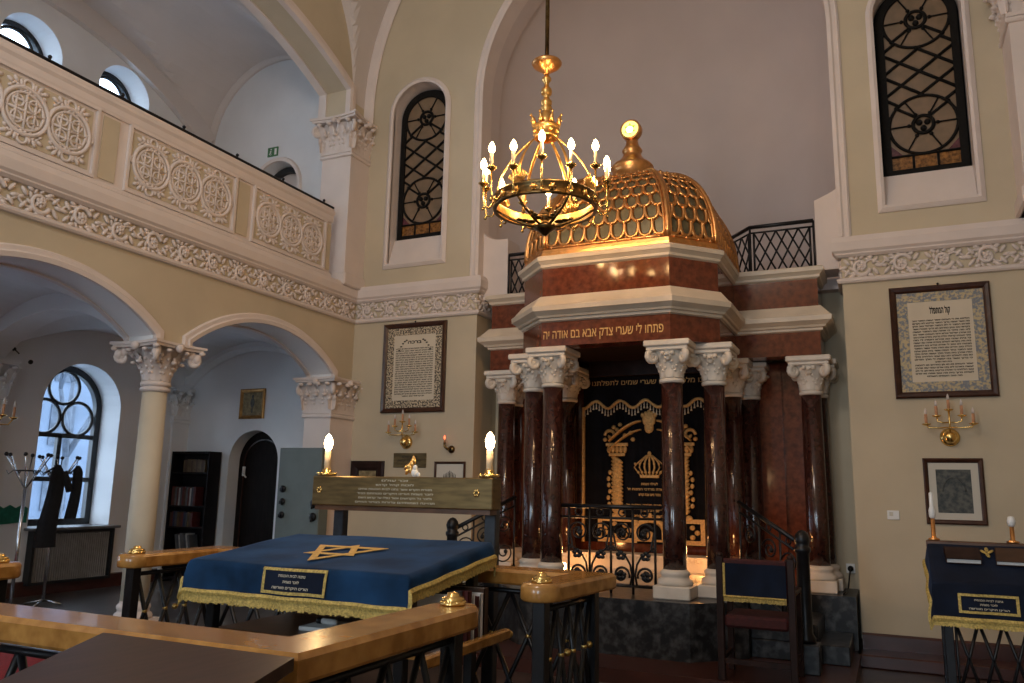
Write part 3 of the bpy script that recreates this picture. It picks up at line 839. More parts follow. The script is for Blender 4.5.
# ---- aisle windows (lower, trefoil heads) and gallery windows
def ring2(mb, X, cy, cz, r, w): mb.tube([(X, cy+r*math.cos(a*PI/20), cz+r*math.sin(a*PI/20)) for a in range(40)], w, 6, closed=True)
def low_window(n, c, label):
    X = XO-0.42
    t = thing('window_%d' % n, label, 'window', (X, c, 1.0), kind='structure')
    f = MB()
    f.sweep(arch_hole(c-0.58, c+0.58, 1.02, 2.57, 0.58), [(0, -0.04), (0, 0.04), (0.085, 0.04), (0.085, -0.04)], (X, 0, 0), (0,1,0), (0,0,1), (1,0,0), closed=True)
    f.box(X-0.03, X+0.03, c-0.03, c+0.03, 1.05, 2.20)
    for z in (2.20, 1.62): f.box(X-0.03, X+0.03, c-0.52, c+0.52, z-0.03, z+0.03)
    ring2(f, X, c-0.245, 2.44, 0.225, 0.024); ring2(f, X, c+0.245, 2.44, 0.225, 0.024); ring2(f, X, c, 2.85, 0.225, 0.024)
    # solid spandrels
    f.build('frame', 'winframe', t)
    g = MB(); g.poly(arch_hole(c-0.57, c+0.57, 1.03, 2.57, 0.57), (X-0.004, 0, 0), (0,1,0), (0,0,1), (1,0,0), 0.008); g.build('pane', 'clear', t)
low_window(3, LW[0], 'tall arched aisle window with three round panes behind the coat stands')
low_window(4, LW[1], 'arched aisle window further back in the side aisle'); low_window(5, LW[2], 'arched aisle window at the back of the aisle')
def up_window(n, c, label):
    X = XO-0.40
    t = thing('window_%d' % n, label, 'window', (X, c, 5.55), kind='structure')
    f = MB()
    f.sweep(arch_hole(c-0.42, c+0.42, 5.57, 7.10, 0.42), [(0, -0.04), (0, 0.04), (0.06, 0.04), (0.06, -0.04)], (X, 0, 0), (0,1,0), (0,0,1), (1,0,0), closed=True)
    f.box(X-0.02, X+0.02, c-0.2, c-0.15, 5.6, 7.0); f.box(X-0.02, X+0.02, c+0.17, c+0.21, 5.6, 7.0); f.box(X-0.03, X+0.03, c-0.4, c+0.4, 6.2, 6.25)
    ring2(f, X, c, 7.18, 0.26, 0.022)
    f.build('frame', 'winframe', t)
    g = MB(); g.poly(arch_hole(c-0.41, c+0.41, 5.58, 7.10, 0.41), (X-0.004, 0, 0), (0,1,0), (0,0,1), (1,0,0), 0.008); g.build('pane', 'clear', t)
up_window(6, UW[0], 'small arched gallery window nearer the exit sign'); up_window(7, UW[1], 'small arched gallery window at the upper corner of the view')
up_window(8, UW[2], 'third arched gallery window'); up_window(9, UW[3], 'fourth arched gallery window')
# window sill board and radiator casing under the aisle window
c = LW[0]
s = MB().bbox(XO-0.4, XO+0.16, c-0.62, c+0.66, 0.985, 1.02, 0.008); s.bbox(XO-0.38, XO, c-0.575, c+0.575, 1.001, 1.021, 0.004)
tag(s.build('windowsill', 'sill'), 'dark stone sill board under the aisle window', 'windowsill', kind='structure')
t = thing('radiator_cover', 'grey ribbed radiator casing in a black frame under the aisle window', 'radiator', (XO+0.07, c, AF))
s = MB()
for k in range(34): s.box(XO+0.06, XO+0.085, c-0.52+k*0.0315, c-0.52+k*0.0315+0.02, 0.36, 0.95)
s.box(XO+0.01, XO+0.06, c-0.53, c+0.57, 0.36, 0.95); s.build('grille', 'mesh', t)
s = MB(); s.sweep([(c-0.56, 0.33), (c+0.6, 0.33), (c+0.6, 0.98), (c-0.56, 0.98)], [(0, 0.0), (0, 0.11), (-0.035, 0.11), (-0.035, 0.0)], (XO+0.005, 0, 0), (0,1,0), (0,0,1), (1,0,0), closed=True); s.build('frame', 'winframe', t)

# doors in the end wall
t = thing('door_1', 'black arched door in the end wall beside the bookcase', 'door', (-8.34, YE+0.25, AF), kind='structure')
s = MB(); s.poly(arch_hole(-8.84, -7.84, AF+0.005, 1.92, 0.5), (0, YE+0.22, 0), (1,0,0), (0,0,1), (0,1,0), 0.06); s.build('leaf', 'door', t)
s = MB(); s.sweep([(-8.70, AF+0.01)]+arc_pts(-8.70, -7.98, 1.90, 0.36, 20)+[(-7.98, AF+0.01)], [(0, 0), (0, -0.02), (0.012, -0.02), (0.012, 0)], (0, YE+0.22, 0), (1,0,0), (0,0,1), (0,1,0)); s.build('moulding', 'frame', t)
s = MB(); s.bbox(-8.69, -8.66, YE+0.17, YE+0.215, 1.72, 1.86, 0.006); s.tube([(-8.675, YE+0.17, 1.76), (-8.60, YE+0.165, 1.70)], 0.012, 8); s.build('handle', 'page', t)
t = thing('door_2', 'arched gallery door under the green exit sign', 'door', (-8.29, YE+0.25, 4.32), kind='structure')
s = MB(); s.poly(arch_hole(-8.75, -7.83, 4.325, 6.1, 0.46), (0, YE+0.3, 0), (1,0,0), (0,0,1), (0,1,0), 0.05); s.build('leaf', 'niche', t)
s = MB(); s.sweep([(-8.70, 4.33)]+arc_pts(-8.70, -7.88, 6.1, 0.41, 20)+[(-7.88, 4.33)], [(0, 0), (0, -0.08), (0.08, -0.08), (0.08, 0)], (0, YE+0.3, 0), (1,0,0), (0,0,1), (0,1,0)); s.build('frame', 'winframe', t)

# outside: snow, a pale block of houses and bare trees, seen only through the aisle windows
struct(MB().box(-40, XO-1.2, -20, 40, -1.2, -1.0), 'ground_outside', 'snow', 'snowy ground outside the aisle windows', 'ground')
t = thing('building', 'pale blue house block seen through the aisle window', 'building', (-26, 17, -1), kind='structure')
s = MB(); s.box(-30, -26, 6, 20.2, -1, 7.0); s.build('wall', 'facade', t)
s = MB()
for i in range(7):
    for j in range(3): s.box(-26.02, -25.95, 7+1.9*i, 7.9+1.9*i, 0.6+2.2*j, 2.0+2.2*j)
s.build('window', 'bark', t)
t = thing('tree', 'bare winter tree seen through the aisle window', 'tree', (-19, 14.0, -1), kind='structure')
s = MB()
def branch(p, d, L, r, n):
    q = p+d*L; s.tube([p, (p+q)/2+Vector((0, rnd.uniform(-.05, .05)*L, 0)), q], [r, r*0.85, r*0.65], 6)
    if n:
        for k in range(3):
            dd = (d+Vector((rnd.uniform(-.5, .5), rnd.uniform(-.8, .8), rnd.uniform(-.1, .5)))).normalized()
            branch(q, dd, L*rnd.uniform(.55, .8), r*0.6, n-1)
branch(Vector((-19, 14.0, -1)), Vector((0, 0, 1)), 3.2, 0.13, 4)
s.build('trunk', 'bark', t)
# ================================================================== THE ARK
PT = 0.62
ark = thing('torah_ark', 'tall red marble ark with gilded scaled dome standing in the arched niche', 'ark', (CX, 8.7, 0.12))
def pxy(l): return [(CX+a, b) for a, b in l]
# platform step in front
mb = MB()
mb.poly(pxy([(-2.19, 9.7), (-2.19, 7.35), (-1.3, 6.93), (1.3, 6.93), (2.19, 7.35), (2.19, 9.7)]), (0,0,0), (1,0,0), (0,1,0), (0,0,1), 0.12)
tag(mb.build('ark_step', 'skirt'), 'red brown wooden step under the marble ark', 'step', kind='structure')
# pedestal
mb = MB()
ped = pxy([(-2.17, 9.71), (-2.17, 8.9), (-1.28, 8.9), (-1.28, 7.95), (-0.84, 7.5), (0.84, 7.5), (1.28, 7.95), (1.28, 8.9), (2.17, 8.9), (2.17, 9.71)])
mb.poly(ped, (0,0,0.12), (1,0,0), (0,1,0), (0,0,1), PT-0.12)
mb.build('pedestal', 'gmarble', ark)
mb = MB()
mb.box(CX-0.9, CX+0.9, 8.75, 9.58, PT, PT+0.13); mb.box(CX-0.9, CX+0.9, 9.0, 9.34, PT+0.13, PT+0.29)
for k in range(46):
    x = CX-0.88+k*0.0389; mb.box(x, x+0.02, 8.985, 9.0, PT+0.23, PT+0.265)
    mb.box(x, x+0.02, 8.735, 8.75, PT+0.07, PT+0.105)
mb.box(CX-0.9, CX+0.9, 8.98, 9.0, PT+0.265, PT+0.29)
mb.build('inner_steps', 'stone', ark)
# columns
def ark_column(x, y, par):
    s = MB(); s.lathe([(0.112, PT+0.25), (0.112, PT+0.6), (0.104, 2.70)], (x, y, 0), 28)
    col = s.build('column', 'shaft', par)
    b = MB(); b.bbox(x-0.175, x+0.175, y-0.175, y+0.175, PT, PT+0.12, 0.01)
    b.lathe([(0.165, PT+0.12), (0.17, PT+0.145), (0.16, PT+0.17), (0.135, PT+0.185), (0.13, PT+0.205), (0.142, PT+0.22), (0.14, PT+0.24), (0.118, PT+0.26), (0.112, PT+0.265)], (x, y, 0), 28)
    b.build('base', 'capital', col)
    c = MB(); c.lathe([(0.104, 2.66), (0.122, 2.67), (0.122, 2.695), (0.106, 2.71)], (x, y, 0), 24)
    # composite capital: bell, one row of leaves, four big volutes, two-step abacus
    c.lathe([(0.106, 2.70), (0.112, 2.80), (0.150, 2.90), (0.19, 2.97)], (x, y, 0), 20)
    for k in range(8):
        a = k*PI/4; d = (math.cos(a), math.sin(a)); leaf(c, (x+d[0]*0.106, y+d[1]*0.106, 2.71), d, 0.17 if k % 2 else 0.23, 0.10, 0.09)
    for sx in (-1, 1):
        for sy in (-1, 1): volute(c, (x+sx*0.152, y+sy*0.152, 2.915), (sx*0.7071, sy*0.7071), 0.062, 0.034)
    for d in ((1,0), (-1,0), (0,1), (0,-1)):
        c.ball((x+d[0]*0.165, y+d[1]*0.165, 2.90), 0.035, 8, 5)
        for s in (-1, 1): c.ball((x+d[0]*0.175+d[1]*s*0.05, y+d[1]*0.175+d[0]*s*0.05, 2.945), 0.026, 6, 4)
    c.bbox(x-0.205, x+0.205, y-0.205, y+0.205, 2.97, 3.01, 0.008); c.bbox(x-0.228, x+0.228, y-0.228, y+0.228, 3.01, 3.07, 0.01)
    c.build('capital', 'capital', col)
for s in (-1, 1):
    for dx, y in ((0.635, 7.84), (0.985, 8.16), (0.985, 9.2), (1.13, 9.52), (1.82, 9.22), (1.86, 9.53)):
        ark_column(CX+s*dx, y, ark)
# marble back walls and wing panels
mb = MB()
mb.box(CX-1.88, CX+1.88, 9.6, 9.715, PT, 3.1)
for s in (-1, 1): mb.box(CX+s*1.36-0.12, CX+s*1.36+0.12, 9.555, 9.6, PT, 3.07)
mb.build('back_wall', 'marble', ark)
# entablature
PLAN = pxy([(-1.96, 9.71), (-1.96, 9.0), (-1.08, 9.0), (-1.08, 8.05), (-0.68, 7.62), (0.68, 7.62), (1.08, 8.05), (1.08, 9.0), (1.96, 9.0), (1.96, 9.71)])
def ent(name, prof, m):
    b = MB(); b.sweep(PLAN, prof); return b.build(name, m, ark)
ent('frieze', [(0, 3.07), (0, 3.335), (-0.22, 3.335), (-0.22, 3.07)], 'marble')
ent('cornice', [(0.0, 3.325), (0.025, 3.335), (0.03, 3.36), (0.055, 3.365), (0.065, 3.385), (0.115, 3.42), (0.125, 3.425), (0.13, 3.475), (0.115, 3.49), (0.105, 3.495), (0.02, 3.60), (-0.1, 3.60), (-0.1, 3.325)], 'stone')
ent('attic', [(-0.005, 3.595), (-0.005, 3.915), (-0.15, 3.915), (-0.15, 3.595)], 'marble')
ent('upper_cornice', [(-0.005, 3.905), (0.02, 3.92), (0.025, 3.945), (0.055, 3.975), (0.065, 3.98), (0.07, 4.02), (0.05, 4.035), (-0.01, 4.045), (-0.12, 4.045), (-0.12, 3.905)], 'stone')
mb = MB(); mb.poly([p for p in PLAN], (0,0,3.97), (1,0,0), (0,1,0), (0,0,1), 0.07); mb.build('deck', 'stone', ark)
mb = MB(); mb.poly(pxy([(-1.9, 9.6), (-1.9, 9.1), (-0.98, 9.1), (-0.98, 8.1), (-0.6, 7.72), (0.6, 7.72), (0.98, 8.1), (0.98, 9.1), (1.9, 9.1), (1.9, 9.6)]), (0,0,3.16), (1,0,0), (0,1,0), (0,0,1), 0.03)
mb.box(CX-0.74, CX+0.74, 9.28, 9.37, 2.98, 3.16)
mb.build('inner_ceiling', 'darkwood', ark)
# lettering on the front of the frieze (Psalm verse)
text('lettering', 'פתחו לי שערי צדק אבא בם אודה יה', 0.135, (CX-0.02, 7.615, 3.145), (1,0,0), (0,0,1), 'goldthread', ark, fit=1.27)
text('lettering', 'זה השער לה', 0.12, (CX+0.88, 7.83, 3.145), (0.68, 0.73, 0), (0,0,1), 'marble', ark, fit=0.42) if False else None
# dome
OCT = [(0.68, -1.08), (1.08, -0.65), (1.08, 0.65), (0.68, 1.08), (-0.68, 1.08), (-1.08, 0.65), (-1.08, -0.65), (-0.68, -1.08)]
DC = (CX, 8.70); DZ0, DH = 4.11, 1.0
mb = MB(); mb.sweep([(DC[0]+a*1.01, DC[1]+b*1.01) for a, b in OCT], [(0, 4.035), (0.0, 4.075), (-0.012, 4.08), (-0.015, 4.115), (-0.1, 4.115), (-0.1, 4.035)], closed=True)
mb.build('drum', 'copper', ark)
def dsz(t):
    a = t*PI/2
    zf = math.sin(a)**0.92; s = math.cos(a)**0.85
    return 0.17+0.80*s, DZ0+DH*zf
def dpt(i, u, t, off=0.0):
    a = OCT[i]; b = OCT[(i+1) % 8]; s, z = dsz(t)
    x = a[0]+(b[0]-a[0])*u; y = a[1]+(b[1]-a[1])*u
    nx, ny = (b[1]-a[1]), -(b[0]-a[0]); L = math.hypot(nx, ny); nx /= L; ny /= L
    k = math.cos(t*PI/2); kz = math.sin(t*PI/2)
    return Vector((DC[0]+x*s+nx*off*k, DC[1]+y*s+ny*off*k, z+off*kz))
mb = MB()
for i in range(8):
    mb.grid(lambda u, v: dpt(i, u, v), 2, 18, flip=False)
mb.build('dome_shell', 'dome', ark)
TV = [0.0, 0.10, 0.20, 0.30, 0.395, 0.485, 0.57, 0.65, 0.72, 0.79]
mb = MB()
for i in range(8):
    L = math.hypot(OCT[i][0]-OCT[(i+1) % 8][0], OCT[i][1]-OCT[(i+1) % 8][1])
    n = 9 if L > 1.2 else 4
    for r in range(9):
        t0, t1 = TV[r]+0.022, TV[r+1]+0.018
        sh = 0.5 if r % 2 else 0.0
        for k in range(-1, n+1):
            u0, u1 = (k+sh)/n, (k+1+sh)/n
            if u1 < 0.02 or u0 > 0.98: continue
            pts = []
            for q in range(11):
                a = PI*q/10
                uu = (u0+u1)/2-(u1-u0)/2*0.98*math.copysign(abs(math.cos(a))**0.75, math.cos(a))
                tt = t1-(t1-t0)*(math.sin(a)**0.62)
                if 0.0 <= uu <= 1.0: pts.append(dpt(i, uu, tt, 0.012))
            if len(pts) > 2: mb.tube(pts, 0.021 if r < 4 else 0.016, 5, caps=False)
            um = (u0+u1)/2
            if 0.02 < um < 0.98: mb.ball(dpt(i, um, t0-0.012, 0.022), 0.017, 7, 5)
    mb.tube([dpt(i, q/6, 0.012, 0.012) for q in range(7)], 0.02, 6)
mb.build('scale_tracery', 'copper', ark)
for i in range(8):
    a = Vector((*OCT[i], 0)); a.normalize()
    mb = MB()
    pts = []
    for q in range(22):
        s, z = dsz(q/21*0.97); k = math.cos(q/21*PI/2)
        pts.append(Vector((DC[0]+OCT[i][0]*s+a.x*0.02*k, DC[1]+OCT[i][1]*s+a.y*0.02*k, z+0.015)))
    mb.tube(pts, 0.026, 8)
    side = Vector((-a.y, a.x, 0))
    for sg in (-1, 1): mb.tube([p+side*0.034*sg-a*0.012 for p in pts], 0.014, 6)
    mb.build('rib', 'copper', ark)
mb = MB()
mb.lathe([(0.27, 5.06), (0.245, 5.16), (0.25, 5.20), (0.235, 5.21), (0.235, 5.32), (0.25, 5.335), (0.245, 5.36), (0.22, 5.39), (0.16, 5.43), (0.12, 5.48), (0.10, 5.53), (0.115, 5.55), (0.12, 5.57), (0.10, 5.60), (0.08, 5.63), (0.07, 5.67), (0.072, 5.71)], (DC[0], DC[1], 0), 32)
mb.build('finial', 'copper', ark)
RT = Matrix.Rotation(R(90), 3, 'X')
mb = MB(); mb.lathe([(0.0, -0.05), (0.115, -0.05), (0.125, -0.03), (0.125, 0.06), (0.112, 0.072), (0.100, 0.072), (0.098, 0.03)], (DC[0], DC[1]-0.02, 5.81), 32, T=RT, caps=False)
ro = mb.build('rosette_case', 'copper', ark)
mb = MB(); mb.lathe([(0, 0.0), (0.100, 0.0), (0.100, 0.012), (0, 0.012)], (DC[0], DC[1]-0.075, 5.81), 32, T=RT); mb.build('yellow_glass', 'rosette', ro)
mb = MB()
for f in (0, 1):
    mb.poly([(0.075*math.sin(k*2*PI/3+f*PI/3), 0.075*math.cos(k*2*PI/3+f*PI/3)) for k in range(3)][::-1], (DC[0], DC[1]-0.091-0.002*f, 5.81), (1,0,0), (0,0,1), (0,-1,0), 0.002)
mb.build('green_star', 'rosetteg', ro)
mb = MB(); mb.lathe([(0, 0.0), (0.042, 0.0), (0.042, 0.006), (0, 0.006)], (DC[0], DC[1]-0.097, 5.80), 24, T=RT); mb.build('white_glass', 'rosettec', ro)

# parapet blocks and iron railing on the deck
for s, x0, x1, lab in ((1, NR-0.25, NR-0.003, 'white block with hollowed top ending the deck railing beside the narrow window'), (-1, NL+0.003, NL+0.37, 'white block with hollowed top ending the deck railing on the gallery side')):
    mb = MB(); w = x1-x0; pts = [(x0, 4.05), (x1, 4.05)]
    for k in range(11):
        a = PI/2*k/10
        if s > 0: pts.append((x1-w*math.sin(a) if k else x1, 4.98-0.12*math.sin(a)**0.8))
    if s < 0:
        pts = [(x0, 4.05), (x1, 4.05), (x1, 4.86)]+[(x1-0.1-(w-0.1)*math.sin(PI/2*k/10), 4.86+0.16*(1-math.cos(PI/2*k/10))) for k in range(11)]
    mb.poly(pts, (0, YE+0.12, 0), (1,0,0), (0,0,1), (0,1,0), 0.36)
    tag(mb.build('parapet_block', 'trim'), lab, 'parapet', kind='structure')
def lattice_rail(name, label, pts, z0, z1, nx, parent_cat='railing', postr=0.013):
    t = thing(name, label, parent_cat, (*pts[0], z0))
    r = MB(); r.tube([(x, y, z1) for x, y in pts], 0.024, 8); r.build('top_rail', 'iron', t)
    r = MB(); r.tube([(x, y, z1-0.07) for x, y in pts], 0.011, 6); r.build('rail', 'iron', t)
    r = MB(); r.tube([(x, y, z0+0.03) for x, y in pts], 0.011, 6); r.build('rail', 'iron', t)
    for x, y in pts:
        r = MB(); r.tube([(x, y, z0), (x, y, z1)], postr, 8); r.build('post', 'iron', t)
    for (xa, ya), (xb, yb), n in zip(pts, pts[1:], nx):
        r = MB(); za, zb = z0+0.03, z1-0.07
        def P(u, z): return (xa+(xb-xa)*u, ya+(yb-ya)*u, z)
        r.tube([P(0.06, za), P(0.06, zb)], 0.012, 6); r.tube([P(0.94, za), P(0.94, zb)], 0.012, 6)
        for k in range(-2, n):      # each bar spans two cells, clipped at the sides
            for sg in (0, 1):
                q0, q1 = k/n, (k+2)/n
                f0, f1 = max(0, -q0/(q1-q0)), min(1, (1-q0)/(q1-q0))
                if f1-f0 < 0.05: continue
                U = lambda f: 0.06+0.88*(q0+(q1-q0)*f)
                Zf = lambda f: (za+(zb-za)*f) if sg else (zb-(zb-za)*f)
                r.tube([P(U(f0), Zf(f0)), P(U(f1), Zf(f1))], 0.011, 5)
        r.build('lattice', 'iron', t)
    return t
lattice_rail('deck_railing', 'black iron lattice railing on the ark deck by the narrow window', [(-0.60, 9.22), (-1.29, 9.22), (-1.62, 9.62)], 4.05, 4.63, [5, 3])
lattice_rail('deck_railing', 'black iron lattice railing on the ark deck on the gallery side', [(-4.36, 9.22), (-3.77, 9.22), (-3.44, 9.62)], 4.05, 4.63, [5, 3])

# ---- curtain (top level: it hangs in the ark)
cur = thing('ark_curtain', 'black velvet curtain with gold embroidered columns and crown in the ark', 'curtain', (CX, 9.44, 1.0))
mb = MB(); x0, x1 = -3.40, -1.66
def fold(x): return 0.012*math.sin(x*23)+0.008*math.sin(x*51+1)
mb.grid(lambda u, v: (x0+(x1-x0)*u, 9.485+fold(x0+(x1-x0)*u), 1.0+2.06*v), 80, 4)
mb.grid(lambda u, v: (x0+(x1-x0)*u, 9.505+fold(x0+(x1-x0)*u), 1.0+2.06*v), 80, 4, flip=True)
mb.build('cloth', 'black', cur)
def hem(x): return 2.65-0.045*math.cos((x-x0)/(x1-x0)*2*PI*5.5)*1.0
mb = MB()
mb.grid(lambda u, v: (x0+(x1-x0)*u, 9.446+0.006*math.sin(u*60), hem(x0+(x1-x0)*u)*(1-v)+3.06*v), 90, 5)
mb.grid(lambda u, v: (x0+(x1-x0)*u, 9.452+0.006*math.sin(u*60), hem(x0+(x1-x0)*u)*(1-v)+3.06*v), 90, 5, flip=True)
val = mb.build('valance', 'black', cur)
mb = MB(); mb.tube([(x0+(x1-x0)*q/100, 9.455, hem(x0+(x1-x0)*q/100)) for q in range(101)], 0.021, 6)
mb.tube([(x0, 9.455, 3.015), (x1, 9.455, 3.015)], 0.014, 6)
mb.build('braid', 'goldthread', val)
mb = MB()
for q in range(46):
    x = x0+(x1-x0)*(q+0.5)/46; z = hem(x)-0.02
    mb.lathe([(0.004, z), (0.006, z-0.03), (0.010, z-0.035), (0.005, z-0.045), (0.013, z-0.08), (0.0, z-0.082)], (x, 9.442, 0), 6)
mb.build('tassel_fringe', 'silver', val)
text('lettering', 'אבינו מלכנו פתח שערי שמים לתפלתנו', 0.085, ((x0+x1)/2, 9.436, 2.885), (1,0,0), (0,0,1), 'goldthread', val, fit=1.50, depth=0.006)
for xa in (x0-0.012, x1-0.02): mb = MB(); mb.box(xa, xa+0.032, 9.43, 9.46, 1.0, 2.62); mb.build('gold_edge', 'goldthread', cur)
YC = 9.447; ex = -2.57
em = MB()
for s in (-1, 1):
    c = ex+s*0.40
    for k in range(15):                                            # twisted column
        z = 1.36+k*0.044
        T = Matrix.Rotation(R(-28*s), 3, 'Y'); em.ball((c, YC, z), (0.088, 0.018, 0.028), 9, 5, T=T)
    for k in range(6):                                             # vine on the outside
        em.ball((c+s*(0.10+0.012*math.sin(k*2.2)), YC, 1.45+k*0.075), (0.026, 0.012, 0.030), 7, 4)
    em.bbox(c-0.10, c+0.10, YC-0.014, YC+0.01, 2.02, 2.06, 0.006)    # capital
    for k in range(5): em.ball((c-0.10+0.05*k, YC, 2.10), (0.028, 0.016, 0.045), 8, 5)
    em.bbox(c-0.14, c+0.14, YC-0.016, YC+0.01, 2.14, 2.18, 0.006)
    em.ball((c-0.03, YC, 1.305), (0.07, 0.018, 0.045), 10, 5); em.ball((c+0.06, YC, 1.305), (0.045, 0.018, 0.04), 8, 5)
    em.sweep([(c-0.19, 1.06), (c+0.19, 1.06), (c+0.19, 1.25), (c-0.19, 1.25)], [(0, 0), (0, 0.014), (0.05, 0.014), (0.05, 0)], (0, YC+0.004, 0), (1,0,0), (0,0,1), (0,-1,0), closed=True)
    for k in range(7): em.ball((c+0.15*math.cos(k*0.9), YC, 1.15+0.07*math.sin(k*0.9)), (0.035, 0.014, 0.03), 7, 4)
    # half of the arched pediment
    for rr, dz, w in ((0, 0, 0.052), (0.0, -0.105, 0.040)):
        pts = []
        for q in range(15):
            u = q/14; pts.append((ex+s*(0.10+0.40*u), YC, 2.44+dz-0.24*u**1.6))
        em.tube(pts, [w*(0.85+0.35*math.sin(q/14*PI)) for q in range(15)], 8, flat=0.3)
    pts = [(ex+s*(0.48+0.075*math.cos(a*0.42)*(1-a/18)), YC, 2.27+0.075*math.sin(a*0.42)*(1-a/18)) for a in range(16)]
    em.tube(pts, 0.02, 6, flat=0.5)
    for k, (dx, dz) in enumerate(((0.36, 2.40), (0.44, 2.37), (0.40, 2.34), (0.55, 2.22), (0.30, 2.27), (0.23, 2.30), (0.20, 2.22))):
        em.ball((ex+s*dx, YC, dz), (0.030, 0.014, 0.026), 7, 4)
em.ball((ex, YC, 2.46), (0.085, 0.022, 0.10), 10, 6); em.ball((ex, YC, 2.36), (0.06, 0.02, 0.07), 9, 5)
for k in range(5): em.ball((ex-0.08+0.04*k, YC, 2.545-0.018*abs(k-2)), (0.024, 0.014, 0.03), 7, 4)
# crown
for k in range(-3, 4):
    em.tube([(ex+k*0.036, YC, 1.79), (ex+k*0.062, YC, 1.89), (ex+k*0.050, YC, 1.97-0.004*k*k), (ex+k*0.012, YC, 2.03)], 0.012, 6, flat=0.6)
    em.ball((ex+k*0.045, YC-0.004, 1.83), (0.018, 0.012, 0.018), 6, 4); em.ball((ex+k*0.058, YC-0.004, 1.93), (0.016, 0.012, 0.016), 6, 4)
em.bbox(ex-0.115, ex+0.115, YC-0.014, YC+0.006, 1.765, 1.80, 0.006); em.ball((ex, YC, 2.05), (0.026, 0.014, 0.03), 7, 5)
# little arched gate under the text
em.tube([(ex+0.17*math.cos(PI*a/14), YC, 1.14+0.14*math.sin(PI*a/14)) for a in range(15)], 0.034, 7, flat=0.4)
for k in range(7): em.ball((ex+0.19*math.cos(PI*k/6), YC, 1.16+0.17*math.sin(PI*k/6)), (0.03, 0.014, 0.03), 7, 4)
for s in (-1, 1): em.box(ex+s*0.17-0.03, ex+s*0.17+0.03, YC-0.012, YC+0.006, 1.05, 1.16)
em.ball((ex, YC, 1.10), (0.045, 0.014, 0.05), 8, 5); em.box(ex-0.62, ex+0.62, YC-0.012, YC+0.006, 1.03, 1.055)
em.build('gold_embroidery', 'goldthread', cur)
text('lettering', ['לעילוי נשמת', 'רבי יהודה מרדכי המנוח זל', 'נפטר ביום שבת קודש', '', 'ואשתו מרת מלכה רבקה זל', 'נפטרה בחודש', 'הונצחו על ידי בניהם ובנותיהם', 'תשמו'], 0.042, (ex, YC-0.005, 1.68), (1,0,0), (0,0,1), 'goldthread', cur, fit=[0.2, 0.54, 0.26, 0, 0.56, 0.22, 0.42, 0.14], lines_gap=0.062, depth=0.004)

# ---- iron railing between the front columns, with scrolls and leaves
def spiral(mb, c, ax, r, turns, a0, sgn=1, th=0.012):
    """flat spiral in the plane spanned by ax (unit, horizontal) and z"""
    pts = []
    for i in range(26):
        t = i/25; a = a0+sgn*turns*2*PI*t; rr = r*(1-0.78*t)
        pts.append((c[0]+ax[0]*rr*math.cos(a), c[1]+ax[1]*rr*math.cos(a), c[2]+rr*math.sin(a)))
    mb.tube(pts, th, 6, flat=0.8)
    mb.ball(pts[-1], th*2.4, 7, 5)
    return pts
def leafy(mb, c, r):
    for k in range(5):
        a = PI/2+k*2*PI/5; mb.ball((c[0]+r*0.6*math.cos(a), c[1], c[2]+r*0.6*math.sin(a)), (r*0.55, 0.006, r*0.4), 6, 4)
rail = thing('ark_railing', 'black wrought iron scroll railing between the front columns of the ark', 'railing', (CX, 7.84, PT))
x0, x1 = CX-0.455, CX+0.455
for z, th, nm in ((1.45, 0.022, 'handrail'), (1.34, 0.012, 'rail'), (0.70, 0.014, 'rail')):
    b = MB(); e = 0.0 if z < 1 else 0.062; b.tube([(x0-e, 7.84, z), (x1+e, 7.84, z)], th, 8); b.build(nm, 'iron', rail)
nb = 4
for k in range(nb+1):
    x = x0+0.01+(x1-x0-0.02)*k/nb
    b = MB(); b.tube([(x, 7.84, PT+0.003), (x, 7.84, 1.45)], 0.013, 8); b.build('bar', 'iron', rail)
for k in range(nb):
    xc = x0+(x1-x0)*(k+0.5)/nb; s = 1 if k % 2 else -1
    b = MB(); Y = 7.84
    b.tube([(xc+0.035*math.cos(a*PI/8), Y, 1.395+0.035*math.sin(a*PI/8)) for a in range(16)], 0.008, 6, closed=True)
    spiral(b, (xc, Y, 1.20), (s, 0), 0.098, 1.6, 0.2); b.tube([(xc+s*0.096, Y, 1.22), (xc+s*0.06, Y, 1.04), (xc-s*0.04, Y, 0.97), (xc-s*0.08, Y, 0.90), (xc-s*0.098, Y, 0.80), (xc-s*0.08, Y, 0.71)], 0.011, 6)
    spiral(b, (xc+s*0.01, Y, 0.80), (-s, 0), 0.085, 1.4, -0.3); leafy(b, (xc+s*0.01, Y-0.01, 0.80), 0.05)
    leafy(b, (xc-s*0.01, Y-0.01, 1.20), 0.035); leafy(b, (xc+s*0.01, Y-0.012, 0.985), 0.05); leafy(b, (xc+s*0.09, Y-0.012, 1.05), 0.028)
    b.build('scroll_lattice', 'iron', rail)
